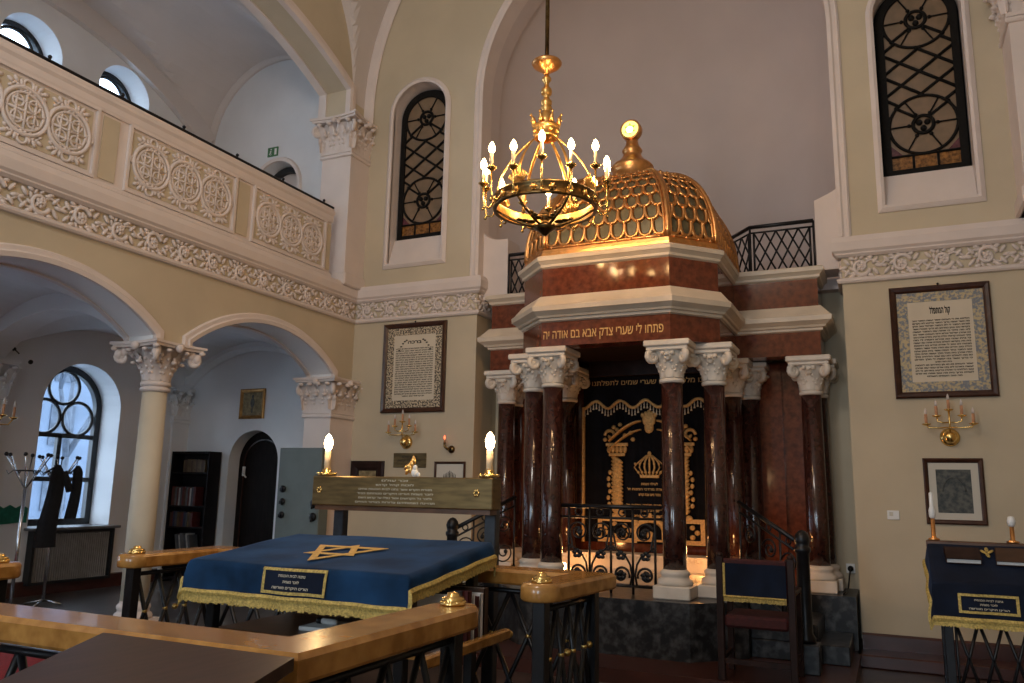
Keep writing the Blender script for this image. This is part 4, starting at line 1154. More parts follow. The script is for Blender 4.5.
# stair railings with newel posts
def stair_rail(s, nx, ny, lab):
    t = thing('stair_railing', lab, 'railing', (nx, ny, 0.12))
    b = MB(); b.bbox(nx-0.11, nx+0.11, ny-0.11, ny+0.11, 0.12, 0.36, 0.008); b.build('marble_block', 'gmarble', t)
    b = MB(); b.lathe([(0.075, 0.36), (0.08, 0.40), (0.058, 0.44), (0.055, 1.10), (0.07, 1.12), (0.07, 1.15), (0.055, 1.16), (0.06, 1.19), (0.068, 1.22), (0.055, 1.26), (0.03, 1.29), (0.0, 1.30)], (nx, ny, 0), 20); b.build('newel_post', 'iron', t)
    tx, ty = CX+s*1.12, 8.16
    tx = CX+s*1.19
    def P(u, dz): return Vector((nx+(tx-nx)*u, ny+(ty-ny)*u, 1.17+(1.52-1.17)*u+dz))
    b = MB(); b.tube([P(0.05, 0), P(1, 0)], 0.022, 8); b.build('handrail', 'iron', t)
    b = MB(); b.tube([P(0.08, -0.09), P(1, -0.09)], 0.011, 6); b.tube([P(0.08, -0.72), P(1, -0.72)], 0.012, 6); b.build('rail', 'iron', t)
    d = (P(1, 0)-P(0, 0)); d.z = 0; L = d.length; d.normalize()
    for u in (0.33, 0.66, 0.985):
        b = MB(); b.tube([P(u, -0.80), P(u, 0)], 0.011, 7); b.build('bar', 'iron', t)
    b = MB()
    for u in (0.2, 0.5, 0.82):
        c = P(u, -0.24); spiral(b, c, (d.x, d.y), 0.10, 1.5, 0.3, 1, 0.010)
        c = P(u, -0.52); spiral(b, c, (d.x, d.y), 0.11, 1.5, 3.4, 1, 0.010)
        q = P(u, -0.045)
        b.tube([(q.x+0.03*math.cos(a*PI/8)*d.x, q.y+0.03*math.cos(a*PI/8)*d.y, q.z+0.03*math.sin(a*PI/8)) for a in range(16)], 0.007, 6, closed=True)
    b.build('scroll_lattice', 'iron', t)
stair_rail(1, -0.72, 7.62, 'black iron stair railing with round newel behind the draped chair')
stair_rail(-1, -4.20, 7.62, 'black iron stair railing with newel knob behind the brass lamp bar')
for s, lab in ((1, 'dark marble steps up to the ark behind the draped chair'), (-1, 'dark marble steps up to the ark on the arcade side')):
    b = MB()
    for k in range(3): 
        xa, xb = CX+s*1.285, CX+s*(2.13-0.26*k)
        b.bbox(min(xa, xb), max(xa, xb), 8.05, 8.895, 0.12+0.165*k, 0.12+0.165*(k+1), 0.008)
    tag(b.build('ark_steps', 'gmarble'), lab, 'steps', kind='structure')
# small lamps on the pedestal that light the inside of the ark
for s, lab in ((1, 'small lit floor lamp inside the ark behind the uncovered front column'), (-1, 'small lit floor lamp inside the ark behind the paired columns')):
    t = thing('floor_lamp', lab, 'lamp', (CX+s*0.80, 8.62, PT))
    b = MB(); b.lathe([(0.05, PT), (0.05, PT+0.015), (0.012, PT+0.02), (0.012, PT+0.09), (0.03, PT+0.10), (0.03, PT+0.12), (0.0, PT+0.12)], (CX+s*0.80, 8.62, 0), 14); b.build('base', 'brass', t)
    b = MB(); b.ball((CX+s*0.80, 8.62, PT+0.155), (0.03, 0.03, 0.04), 10, 6); b.build('bulb', 'bulb', t)
# ================================================================== CHANDELIER
HX, HY = -2.53, 6.05
ch = thing('chandelier', 'gilded crown chandelier with a ring of lit candle bulbs hanging before the ark', 'chandelier', (HX, HY, 5.3))
b = MB(); b.tube([(HX, HY, 5.30), (HX, HY, 9.85)], 0.02, 8); b.build('rod', 'dbrass', ch)
b = MB(); b.lathe([(0.02, 5.36), (0.035, 5.345), (0.05, 5.338), (0.125, 5.325), (0.135, 5.31), (0.12, 5.285), (0.07, 5.25), (0.03, 5.225), (0.02, 5.20)], (HX, HY, 0), 28); b.build('canopy_cup', 'copper', ch)
b = MB(); pr_ = [(0.016, 5.22), (0.02, 5.19), (0.04, 5.17), (0.042, 5.15), (0.02, 5.125), (0.022, 5.09), (0.045, 5.065), (0.05, 5.04), (0.045, 5.015), (0.024, 5.0), (0.03, 4.97), (0.05, 4.95), (0.048, 4.92), (0.03, 4.905), (0.05, 4.895), (0.052, 4.88), (0.03, 4.865), (0.045, 4.84), (0.07, 4.79), (0.075, 4.74), (0.05, 4.70), (0.03, 4.66)]
b.lathe(pr_, (HX, HY, 0), 20); b.build('stem', 'gold', ch)
b = MB(); b.lathe([(0.095, 4.60), (0.105, 4.605), (0.108, 4.625), (0.10, 4.63), (0.105, 4.69), (0.118, 4.70), (0.115, 4.715), (0.10, 4.715), (0.095, 4.60)], (HX, HY, 0), 28, caps=False)
for k in range(8):
    a = k*PI/4; d = Vector((math.cos(a), math.sin(a), 0)); p = Vector((HX, HY, 4.72))+d*0.11
    b.tube([p, p+d*0.012+Vector((0, 0, 0.04)), p+d*0.03+Vector((0, 0, 0.075))], [0.016, 0.02, 0.006], 6); b.ball(p+d*0.032+Vector((0, 0, 0.08)), 0.012, 6, 4)
    b.ball(Vector((HX, HY, 4.66))+d*0.105, (0.02, 0.02, 0.022), 7, 5)
b.build('crown', 'gold', ch)
for k in range(6):
    a = k*PI/3+0.35; d = Vector((math.cos(a), math.sin(a), 0)); c = Vector((HX, HY, 0))
    pts = []
    for q in range(14):
        t = q/13; pts.append(c+d*(0.09+0.33*math.sin(t*PI/2)**1.15)+Vector((0, 0, 4.61-0.56*t**1.3)))
    b = MB(); b.tube(pts, 0.014, 7, flat=0.5); b.build('strap', 'gold', ch)
RR = 0.43
b = MB(); b.lathe([(RR-0.015, 3.945), (RR+0.012, 3.94), (RR+0.018, 3.955), (RR+0.008, 3.965), (RR+0.008, 4.035), (RR+0.018, 4.045), (RR+0.012, 4.06), (RR-0.015, 4.055), (RR-0.015, 3.945)], (HX, HY, 0), 56, caps=False); rg = b.build('ring', 'dbrass', ch)
for k in range(18):
    b = MB(); a = k*2*PI/18; b.ball((HX+(RR+0.012)*math.cos(a), HY+(RR+0.012)*math.sin(a), 4.0), (0.022, 0.022, 0.022), 8, 5)
    for q in range(6): b.ball((HX+(RR+0.012)*math.cos(a)-0.026*math.sin(a)*math.cos(q*PI/3), HY+(RR+0.012)*math.sin(a)+0.026*math.cos(a)*math.cos(q*PI/3), 4.0+0.026*math.sin(q*PI/3)), 0.007, 5, 3)
    b.build('rosette', 'gold', rg)
b = MB(); b.lathe([(RR-0.017, 3.95), (RR-0.019, 4.0), (RR-0.017, 4.05)], (HX, HY, 0), 56, caps=False); b.build('inner_face', 'gold', rg)
b = MB()
for k in range(6):
    a = k*PI/3+0.35; d = Vector((math.cos(a), math.sin(a), 0)); c = Vector((HX, HY, 0))
    b.tube([c+d*RR+Vector((0, 0, 3.96)), c+d*0.30+Vector((0, 0, 3.88)), c+d*0.14+Vector((0, 0, 3.82)), c+d*0.05+Vector((0, 0, 3.80))], [0.010, 0.012, 0.013, 0.012], 7)
    for q in range(3): b.ball(c+d*(0.12+0.05*q)+Vector((0, 0, 3.85+0.01*q)), (0.045-0.008*q, 0.045-0.008*q, 0.014), 7, 4)
b.lathe([(0.0, 3.72), (0.02, 3.725), (0.03, 3.74), (0.06, 3.765), (0.10, 3.79), (0.09, 3.81), (0.04, 3.83), (0.035, 3.86), (0.06, 3.88), (0.05, 3.91), (0.0, 3.92)], (HX, HY, 0), 20)
b.build('lower_bowl', 'dbrass', ch)
for k in range(4):        # palmette crests standing on the ring
    a = k*PI/2+PI/2-0.15; d = Vector((math.cos(a), math.sin(a), 0)); tt = Vector((-d.y, d.x, 0)); c = Vector((HX, HY, 4.06))+d*RR
    b = MB()
    for q in range(-3, 4): b.tube([c+tt*q*0.012, c+tt*q*0.028+Vector((0, 0, 0.075-0.008*abs(q))), c+tt*q*0.022+Vector((0, 0, 0.14-0.018*abs(q)))], [0.010, 0.012, 0.004], 6)
    b.ball(c+Vector((0, 0, 0.05)), 0.022, 8, 5); b.build('palmette', 'gold', ch)
NCAN = 14
for k in range(NCAN):
    a = 2*PI*(k+0.25)/NCAN; d = Vector((math.cos(a), math.sin(a), 0)); c = Vector((HX, HY, 0))
    dz = 0.05 if k % 2 else 0.0; RC = 0.545 if k % 2 else 0.535
    b = MB()
    b.tube([c+d*(RR+0.01)+Vector((0, 0, 4.0)), c+d*(RR+0.05)+Vector((0, 0, 3.94)), c+d*(RC-0.01)+Vector((0, 0, 3.95)), c+d*RC+Vector((0, 0, 4.02)), c+d*RC+Vector((0, 0, 4.15+dz))], 0.009, 7)
    p = c+d*RC
    b.lathe([(0.0, 4.12+dz), (0.012, 4.125+dz), (0.03, 4.14+dz), (0.042, 4.15+dz), (0.044, 4.158+dz), (0.016, 4.16+dz), (0.016, 4.18+dz), (0.0, 4.18+dz)], (p.x, p.y, 0), 14)
    b.ball((p.x, p.y, 3.93), 0.016, 7, 5)
    arm = b.build('candle_arm', 'brass', ch)
    b = MB(); b.lathe([(0.014, 4.16+dz), (0.014, 4.285+dz), (0.0, 4.285+dz)], (p.x, p.y, 0), 12); b.build('candle', 'candle', arm)
    b = MB(); b.lathe([(0.010, 4.28+dz), (0.025, 4.302+dz), (0.029, 4.325+dz), (0.020, 4.353+dz), (0.007, 4.378+dz), (0.0, 4.384+dz)], (p.x, p.y, 0), 12); b.build('bulb', 'bulb', arm)

# ---- wall candle sconces
def sconce(x, z, label, lit=False):
    t = thing('wall_sconce', label, 'sconce', (x, YE, z))
    b = MB(); b.lathe([(0.0, 0.0), (0.085, 0.0), (0.09, 0.012), (0.07, 0.03), (0.04, 0.04)], (x, YE-0.001, z), 24, T=Matrix.Rotation(R(90), 3, 'X')); b.ball((x, YE-0.065, z), (0.062, 0.055, 0.062), 16, 10); b.build('ball_plate', 'brass', t)
    b = MB(); b.tube([(x, YE-0.11, z+0.05), (x, YE-0.13, z+0.12), (x, YE-0.13, z+0.26)], 0.009, 8)
    for s in (-1, 1):
        b.tube([(x, YE-0.13, z+0.09), (x+s*0.10, YE-0.14, z+0.085), (x+s*0.19, YE-0.14, z+0.09), (x+s*0.205, YE-0.14, z+0.12)], 0.007, 7)
        b.tube([(x, YE-0.13, z+0.14), (x+s*0.06, YE-0.14, z+0.135), (x+s*0.105, YE-0.14, z+0.15), (x+s*0.11, YE-0.14, z+0.20)], 0.007, 7)
    b.build('arms', 'brass', t)
    for dx, dz in ((-0.205, 0.12), (-0.11, 0.20), (0, 0.26), (0.11, 0.20), (0.205, 0.12)):
        X, Y, Z = x+dx, YE-0.14 if dx else YE-0.13, z+dz
        b = MB(); b.lathe([(0.0, Z-0.015), (0.02, Z-0.01), (0.04, Z), (0.042, Z+0.008), (0.012, Z+0.01), (0.012, Z+0.02), (0, Z+0.02)], (X, Y, 0), 14); cup = b.build('candle_cup', 'brass', t)
        b = MB(); b.lathe([(0.014, Z+0.01), (0.014, Z+0.10), (0.0, Z+0.10)], (X, Y, 0), 10); b.build('candle', 'pinkcandle', cup)
        b = MB(); b.lathe([(0.007, Z+0.10), (0.014, Z+0.115), (0.012, Z+0.135), (0.003, Z+0.16), (0, Z+0.162)], (X, Y, 0), 10); b.build('bulb', 'bulboff', cup)
sconce(0.575, 2.19, 'five armed brass candle sconce under the framed text next to the niche and desk')
sconce(-5.74, 2.185, 'five armed brass candle sconce above the small brass plaque')
t = thing('candle_sconce', 'single small dark wall candle with a red flame', 'sconce', (-5.08, YE, 2.10))
b = MB(); b.lathe([(0, 0), (0.045, 0), (0.05, 0.012), (0.03, 0.03), (0, 0.035)], (-5.06, YE-0.001, 2.09), 16, T=Matrix.Rotation(R(90), 3, 'X')); b.tube([(-5.06, YE-0.03, 2.09), (-5.08, YE-0.08, 2.09), (-5.115, YE-0.09, 2.12), (-5.12, YE-0.09, 2.17)], 0.016, 8); b.build('bracket', 'dbrass', t)
b = MB(); b.lathe([(0.013, 2.17), (0.013, 2.215), (0, 2.215)], (-5.12, YE-0.09, 0), 10); b.build('candle', 'pinkcandle', t)
b = MB(); b.lathe([(0.005, 2.215), (0.011, 2.23), (0.007, 2.25), (0, 2.27)], (-5.12, YE-0.09, 0), 10); b.build('flame', 'redflame', t)

# ================================================================== FRAMED THINGS ON THE WALLS
def frame_rect(mb, x0, x1, z0, z1, w, Y, d):
    mb.sweep([(x0, z0), (x1, z0), (x1, z1), (x0, z1)], [(0, 0), (0, d*0.7), (-w*0.3, d), (-w*0.7, d*0.8), (-w, d*0.4), (-w, 0)], (0, Y, 0), (1,0,0), (0,0,1), (0,-1,0), closed=True)
WORDS = 'ברוך אתה מלך העולם אשר בחר בנו מכל העמים ונתן לנו את תורתו הללו בקדשו הללוהו ברקיע עזו הודו כי טוב לעולם חסדו יאמר נא ישראל בית אהרן יראי מן המצר קראתי ענני במרחב לי לא אירא מה יעשה אדם טוב לחסות מבטח באדם'.split()
def prayer_lines(n, seed):
    r = random.Random(seed); return [' '.join(r.choice(WORDS) for _ in range(8)) for _ in range(n)]
def framed_text(x0, x1, z0, z1, label, title, orn, rows, gap_after, seed, title_size):
    t = thing('framed_text', label, 'framed text', ((x0+x1)/2, YE, z0))
    Y = YE-0.001; w = 0.065
    b = MB(); frame_rect(b, x0+w, x1-w, z0+w, z1-w, -w, Y, 0.045) if False else b.sweep([(x0, z0), (x1, z0), (x1, z1), (x0, z1)], [(0, 0), (0, 0.03), (-w*0.25, 0.045), (-w*0.7, 0.035), (-w, 0.02), (-w, 0)], (0, Y, 0), (1,0,0), (0,0,1), (0,-1,0), closed=True)
    b.build('frame', 'frame', t)
    b = MB(); b.sweep([(x0+w-0.01, z0+w-0.01), (x1-w+0.01, z0+w-0.01), (x1-w+0.01, z1-w+0.01), (x0+w-0.01, z1-w+0.01)], [(0, 0.002), (0, 0.012), (-0.11, 0.012), (-0.11, 0.002)], (0, Y, 0), (1,0,0), (0,0,1), (0,-1,0), closed=True)
    b.build('ornament_border', orn, t)
    b = MB(); b.box(x0+w-0.01, x1-w+0.01, Y-0.008, Y, z0+w-0.01, z1-w+0.01); b.build('sheet', 'paper', t)
    xm = (x0+x1)/2; W = x1-x0-2*w-0.27; top = z1-w-0.20
    text('title', title, title_size, (xm, Y-0.009, top-title_size*0.3), (1,0,0), (0,0,1), 'ink', t, fit=W*0.36, bold=0.04)
    lines = prayer_lines(rows, seed); fit = [W]*rows; lines[-1] = ' '.join(lines[-1].split()[:4]); fit[-1] = W*0.6
    if gap_after: lines[gap_after] = ' '.join(lines[gap_after].split()[:3]); fit[gap_after] = W*0.28
    zl = top-title_size*0.3-0.075; gap = (zl-(z0+w+0.15))/(rows-1)
    text('text_block', lines, gap*0.74, (xm, Y-0.009, zl), (1,0,0), (0,0,1), 'ink', t, fit=fit, lines_gap=gap, bold=0.05)
    b = MB(); b.ball((xm, Y-0.015, z1+0.015), 0.012, 8, 5); b.tube([(xm, Y-0.002, z1+0.015), (xm, Y-0.015, z1+0.015)], 0.005, 6); b.build('nail', 'iron', t)
    return t
framed_text(0.115, 1.03, 2.585, 3.745, 'large framed prayer text with coloured border near the covered desk by the ark', 'קול המתפלל', 'ornament', 21, 15, 3, 0.095)
t = framed_text(-6.165, -5.185, 2.575, 3.79, 'large framed prayer text with dark border between arcade and niche', 'ברכה', 'ornamentd', 22, 0, 5, 0.06)
b = MB()
for s in (-1, 1):
    for q in range(5): b.ball((-5.675+s*(0.13+0.028*q), YE-0.0105, 3.555-0.012*q*q*0.5-0.01*q), (0.02, 0.001, 0.01), 7, 4)
b.build('title_flourish', 'ink', t)

def picture(x0, x1, z0, z1, label, fr, w, mount, inner, art=None, Y=YE, name='framed_picture'):
    t = thing(name, label, 'picture', ((x0+x1)/2, Y, z0))
    Y = Y-0.001
    b = MB(); b.sweep([(x0, z0), (x1, z0), (x1, z1), (x0, z1)], [(0, 0), (0, 0.022), (-w*0.3, 0.032), (-w*0.75, 0.024), (-w, 0.014), (-w, 0)], (0, Y, 0), (1,0,0), (0,0,1), (0,-1,0), closed=True); b.build('frame', fr, t)
    b = MB(); b.box(x0+w-0.008, x1-w+0.008, Y-0.007, Y, z0+w-0.008, z1-w+0.008); b.build('mount', mount, t)
    ix0, ix1, iz0, iz1 = inner
    b = MB(); b.box(ix0, ix1, Y-0.009, Y-0.006, iz0, iz1); b.build('print', art or 'etch', t)
    return t
t = picture(0.315, 0.84, 1.345, 1.985, 'small framed grey engraving below the wall sconce beside the switch', 'frame', 0.045, 'mount', (0.425, 0.73, 1.455, 1.875), 'etch')
b = MB()
b.tube([(0.5775+0.10*math.cos(PI*a/12), YE-0.011, 1.66+0.14*math.sin(PI*a/12)) for a in range(13)], 0.008, 5, flat=0.3)
for s in (-1, 1): b.box(0.5775+s*0.10-0.012, 0.5775+s*0.10+0.012, YE-0.0125, YE-0.010, 1.50, 1.66)
b.build('engraved_arch', 'etch', t)
picture(-6.60, -6.07, 1.48, 1.94, 'wide black framed small picture behind the lamp bar by the pilaster', 'darkwood', 0.11, 'darkwood', (-6.47, -6.20, 1.60, 1.81), 'print')
t = picture(-5.30, -4.85, 1.40, 1.935, 'small framed drawing of a fan of dark candles behind the lamp bar', 'frame', 0.03, 'mount', (-5.24, -4.91, 1.46, 1.875), 'mount')
b = MB()
for k in range(-4, 5):
    b.tube([(-5.075+k*0.02, YE-0.011, 1.66), (-5.075+k*0.021, YE-0.011, 1.80-0.012*abs(k))], 0.006, 5, flat=0.5); b.ball((-5.075+k*0.021, YE-0.011, 1.812-0.012*abs(k)), (0.006, 0.002, 0.010), 5, 4)
b.tube([(-5.075+0.085*math.cos(PI*a/10), YE-0.011, 1.66-0.07*math.sin(PI*a/10)) for a in range(11)], 0.007, 5, flat=0.5); b.box(-5.081, -5.069, YE-0.013, YE-0.010, 1.52, 1.80)
b.build('drawing', 'ink', t)
t = picture(-8.655, -8.19, 2.545, 2.985, 'small gilt framed picture above the arched black door', 'gframe', 0.05, 'print', (-8.60, -8.245, 2.60, 2.93), 'print')
b = MB(); b.ball((-8.42, YE-0.011, 2.78), (0.04, 0.002, 0.07), 8, 5); b.ball((-8.42, YE-0.0115, 2.87), (0.022, 0.002, 0.028), 8, 5); b.box(-8.43, -8.41, YE-0.012, YE-0.01, 2.63, 2.72); b.build('motif', 'etch', t)
t = thing('brass_sign', 'small brass plaque under the sconce above the lamp bar', 'plaque', (-5.68, YE, 1.86))
b = MB(); b.bbox(-5.93, -5.43, YE-0.014, YE-0.001, 1.855, 2.045, 0.004)
b.build('plate', 'platebrass', t)
text('lettering', ['זכרון עולם', 'לנשמת אבותינו הקדושים', 'תנצבה'], 0.034, (-5.68, YE-0.0145, 1.985), (1,0,0), (0,0,1), 'ink', t, fit=[0.22, 0.36, 0.14], lines_gap=0.05)
t = thing('wall_switch', 'small white switch plate on the cream wall beside the engraving', 'switch', (0.02, YE, 1.42))
b = MB(); b.bbox(-0.035, 0.075, YE-0.014, YE-0.001, 1.375, 1.465, 0.004); b.build('plate', 'plastic', t)
b = MB(); b.bbox(-0.015, 0.02, YE-0.02, YE-0.0145, 1.41, 1.45, 0.003); b.build('rocker', 'mount', t)
t = thing('power_socket', 'wall socket with black plug and hanging cord by the marble dado', 'socket', (-0.43, 9.72, 0.82))
b = MB(); b.bbox(-0.475, -0.385, 9.70, 9.719, 0.78, 0.88, 0.004); b.build('plate', 'plastic', t)
b = MB(); b.lathe([(0.03, 0), (0.03, 0.05), (0.0, 0.055)], (-0.43, 9.699, 0.83), 12, T=Matrix.Rotation(R(90), 3, 'X')); b.tube([(-0.43, 9.64, 0.83), (-0.44, 9.55, 0.76), (-0.45, 9.42, 0.655), (-0.46, 9.2, 0.634), (-0.48, 8.99, 0.632)], 0.008, 6); b.build('plug', 'iron', t)
t = thing('exit_sign', 'green exit sign with running figure above the gallery door', 'sign', (-8.40, YE, 6.61))
b = MB(); b.bbox(-8.50, -8.30, YE-0.02, YE-0.001, 6.62, 6.77, 0.003); b.build('board', 'exit', t)
b = MB(); Y = YE-0.022
b.ball((-8.43, Y, 6.735), (0.012, 0.003, 0.012), 7, 4); b.tube([(-8.43, Y, 6.715), (-8.44, Y, 6.68), (-8.46, Y, 6.65)], 0.007, 5, flat=0.5); b.tube([(-8.44, Y, 6.68), (-8.42, Y, 6.655), (-8.43, Y, 6.635)], 0.006, 5, flat=0.5); b.tube([(-8.455, Y, 6.70), (-8.41, Y, 6.69)], 0.005, 5, flat=0.5)
b.box(-8.36, -8.32, Y-0.002, Y+0.002, 6.64, 6.74)
b.build('pictogram', 'plastic', t)

# grey steel cabinet with locks
t = thing('steel_cabinet', 'grey green steel cabinet with round locks beside the arched door', 'cabinet', (-6.9, 8.6, AF))
b = MB(); b.bbox(-7.25, -6.56, 8.40, 8.585, AF, 2.08, 0.008); b.build('door_panel', 'safe', t)
for z in (1.58, 1.42, 1.25):
    b = MB(); b.lathe([(0, 0), (0.045, 0), (0.045, 0.02), (0.03, 0.03), (0, 0.03)], (-7.15, 8.399, z-0.03), 14, T=Matrix.Rotation(R(90), 3, 'X')); b.box(-7.17, -7.13, 8.35, 8.375, z-0.06, z-0.02); b.build('lock', 'iron', t)
for z in (1.37, 1.21):
    b = MB(); b.lathe([(0, 0), (0.05, 0), (0.055, 0.02), (0.03, 0.035), (0, 0.035)], (-6.64, 8.399, z), 14, T=Matrix.Rotation(R(90), 3, 'X')); b.tube([(-6.64, 8.36, z), (-6.64, 8.35, z-0.06)], 0.012, 6); b.build('lock', 'iron', t)

# ---- bookcase and its books
bx0, bx1, by0, by1 = -9.65, -8.91, 8.83, YE-0.035
t = thing('bookcase', 'tall black open bookcase between corner pilaster and arched door', 'bookcase', (-9.28, 8.95, AF))
b = MB(); b.box(bx0, bx0+0.025, by0, by1, AF, 2.06); b.build('side_panel', 'bookcase', t)
b = MB(); b.box(bx1-0.025, bx1, by0, by1, AF, 2.06); b.build('side_panel', 'bookcase', t)
b = MB(); b.box(bx0+0.025, bx1-0.025, by0, by1, 2.03, 2.06); b.build('top', 'bookcase', t)
b = MB(); b.box(bx0+0.025, bx1-0.025, by1-0.015, by1, AF, 2.03); b.build('back_panel', 'bookcase', t)
SH = [AF+0.06, 0.62, 0.98, 1.28, 1.76]
for z in SH:
    b = MB(); b.box(bx0+0.025, bx1-0.025, by0+0.005, by1-0.015, z-0.022, z); b.build('shelf', 'bookcase', t)
BK = {}
for nm, c in dict(red=(0.07, 0.010, 0.008), brown=(0.05, 0.022, 0.010), grey=(0.07, 0.07, 0.075), ochre=(0.075, 0.045, 0.015), blue=(0.012, 0.018, 0.05), white=(0.30, 0.29, 0.27), slate=(0.04, 0.045, 0.055)).items():
    BK[nm] = mat('book_cover_'+nm, c, 0.55, var=0.2, scale=15)
def book(x, th, y0, dp, z, h, cover, label, group, lean=0.0, cat='book'):
    o = MB(); T = Matrix.Translation((x, y0, z)) @ Matrix.Rotation(lean, 4, 'Y')
    o.box(0, th*0.14, 0, dp, 0, h, T); o.box(th*0.86, th, 0, dp, 0, h, T); o.box(0, th, -0.004, 0.004, 0, h, T)
    q = MB(); q.box(th*0.14, th*0.86, 0.004, dp-0.006, 0.004, h-0.006, T)
    root = o.build('book', BK[cover]); tag(root, label, cat, group)
    q.build('pages', 'page', root)
    return root
ORD = 'first second third fourth fifth sixth seventh eighth ninth tenth eleventh twelfth thirteenth fourteenth'.split()
rows = [(1.76, 0.19, 12, ['ochre', 'brown', 'ochre'], 'top shelf of the black bookcase', 'books on the top shelf', -9.42),
        (1.28, 0.27, 13, ['red', 'brown', 'grey', 'red', 'white', 'slate'], 'upper middle shelf of the bookcase', 'books on the upper middle shelf', -9.60),
        (0.98, 0.22, 12, ['brown', 'red', 'blue', 'slate', 'ochre'], 'lower middle shelf of the bookcase', 'books on the lower middle shelf', -9.60),
        (0.62, 0.26, 8, ['grey', 'slate', 'white', 'grey'], 'low shelf of the bookcase, leaning', 'books leaning on the low shelf', -9.42)]
for z, h, n, cols, where, grp, xs in rows:
    x = xs
    for k in range(n):
        th = rnd.uniform(0.026, 0.042); lean = -0.22 if z == 0.62 else 0.0
        if x+th > bx1-(0.12 if lean else 0.04): break
        lab = '%s book, %s from the column side on the %s' % (cols[k % len(cols)], ORD[k], where)
        book(x, th, by0+0.02, 0.15, z+(0.010 if lean else 0.001), h*rnd.uniform(0.88, 1.0), cols[k % len(cols)], lab, grp, lean)
        x += th+0.003
# ================================================================== THE READING PLATFORM
mb = MB(); mb.bbox(-4.12, -1.22, 1.58, 4.28, 0.0, 0.15, 0.012)
tag(mb.build('platform', 'brownwood'), 'low brown wooden platform under the railed reading desk', 'platform', kind='structure')
PZ = 0.15
HR = [(-0.085, 1.125), (0.085, 1.125), (0.092, 1.135), (0.092, 1.185), (0.080, 1.20), (-0.080, 1.20), (-0.092, 1.185), (-0.092, 1.135)]
def lattice_panel(par, a, b, n):
    """crossed flat bars between two posts with little bosses at the crossings"""
    (xa, ya), (xb, yb) = a, b
    g = MB(); bo = MB(); bo.mi = 1
    def P(u, z): return Vector((xa+(xb-xa)*u, ya+(yb-ya)*u, z))
    z0, z1 = PZ+0.08, 1.085
    g.tube([P(0, z1), P(1, z1)], 0.013, 6); g.tube([P(0, z0), P(1, z0)], 0.013, 6)
    for k in range(-2, n):
        for sg in (0, 1):
            q0, q1 = k/n, (k+2)/n
            f0, f1 = max(0, -q0/(q1-q0)), min(1, (1-q0)/(q1-q0))
            if f1-f0 < 0.05: continue
            Z = lambda f: (z0+(z1-z0)*f) if sg else (z1-(z1-z0)*f)
            g.tube([P(q0+(q1-q0)*f0, Z(f0)), P(q0+(q1-q0)*f1, Z(f1))], 0.0125, 6)
    for k in range(n+1):
        for j in range(5):
            if (k+j) % 2 and 0 < j < 4: 
                bo.ball(P((k)/n, z0+(z1-z0)*j/4), 0.018, 8, 5)
    for k in range(2*n+1):
        for j in (1, 3):
            if k % 2: bo.ball(P(k/(2*n), z0+(z1-z0)*j/4), 0.016, 7, 5)
    g.merge(bo); g.build('lattice', ['iron', 'rings'], par)
def knob(par, x, y, dx=0.0, dy=0.0):
    k = MB(); k.lathe([(0.0, 1.20), (0.044, 1.201), (0.048, 1.206), (0.044, 1.211), (0.038, 1.214), (0.042, 1.219), (0.038, 1.226), (0.024, 1.229), (0.022, 1.236), (0.018, 1.242), (0.0, 1.245)], (x, y, 0), 24)
    for q in range(10):
        a = q*2*PI/10; k.ball((x+0.038*math.cos(a), y+0.038*math.sin(a), 1.211), (0.011, 0.011, 0.006), 6, 4)
    k.build('knob', 'brass', par)
def bimah_rail(label, path, knobs, panels, back_post=False):
    t = thing('platform_railing', label, 'railing', (path[1][0], path[1][1], PZ))
    h = MB(); h.sweep(path, HR); 
    for x, y in (path[0], path[-1]): h.lathe([(0.0, 1.1255), (0.085, 1.1255), (0.0915, 1.135), (0.0915, 1.185), (0.08, 1.1995), (0.0, 1.1995)], (x, y, 0), 28)
    h.build('handrail', 'oak', t)
    for x, y in path:
        p = MB(); p.bbox(x-0.03, x+0.03, y-0.03, y+0.03, PZ, 1.125, 0.004); p.build('post', 'iron', t)
    for x, y in panels[1]:
        p = MB(); p.bbox(x-0.022, x+0.022, y-0.022, y+0.022, PZ, 1.125, 0.004); p.build('post', 'iron', t)
    for a, b, n in panels[0]: lattice_panel(t, a, b, n)
    for k in knobs: knob(t, *k)
    return t
FR = [(-1.405, 2.57), (-1.405, 1.73), (-3.93, 1.73), (-3.99, 2.66)]
def rail_with_ends(path, e=0.0):
    a, b = Vector(path[0]), Vector(path[1]); d = (a-b).normalized(); p0 = a+d*e
    a2, b2 = Vector(path[-1]), Vector(path[-2]); d2 = (a2-b2).normalized(); p1 = a2+d2*e
    return [tuple(p0)]+path[1:-1]+[tuple(p1)]
t1 = bimah_rail('oak topped railing with iron lattice nearest the viewer, brass knob at its end', rail_with_ends(FR), [(-1.405, 2.57), (-3.99, 2.65)],
    ([((-1.405, 2.56), (-1.405, 1.76), 4), ((-1.44, 1.73), (-2.65, 1.73), 6), ((-2.65, 1.73), (-3.90, 1.73), 6), ((-3.935, 1.76), (-3.985, 2.63), 4)], [(-2.65, 1.73)]))
BR = [(-1.41, 3.38), (-1.36, 3.90), (-3.95, 4.06), (-3.93, 3.40)]
t2 = bimah_rail('oak topped lattice railing on the ark side of the desk, brass knobs at both ends', rail_with_ends(BR), [(-1.41, 3.385), (-3.93, 3.41)],
    ([((-1.405, 3.39), (-1.36, 3.87), 4), ((-1.39, 3.90), (-2.65, 3.98), 6), ((-2.65, 3.98), (-3.92, 4.06), 6), ((-3.945, 4.03), (-3.93, 3.43), 4)], [(-2.65, 3.98)]))
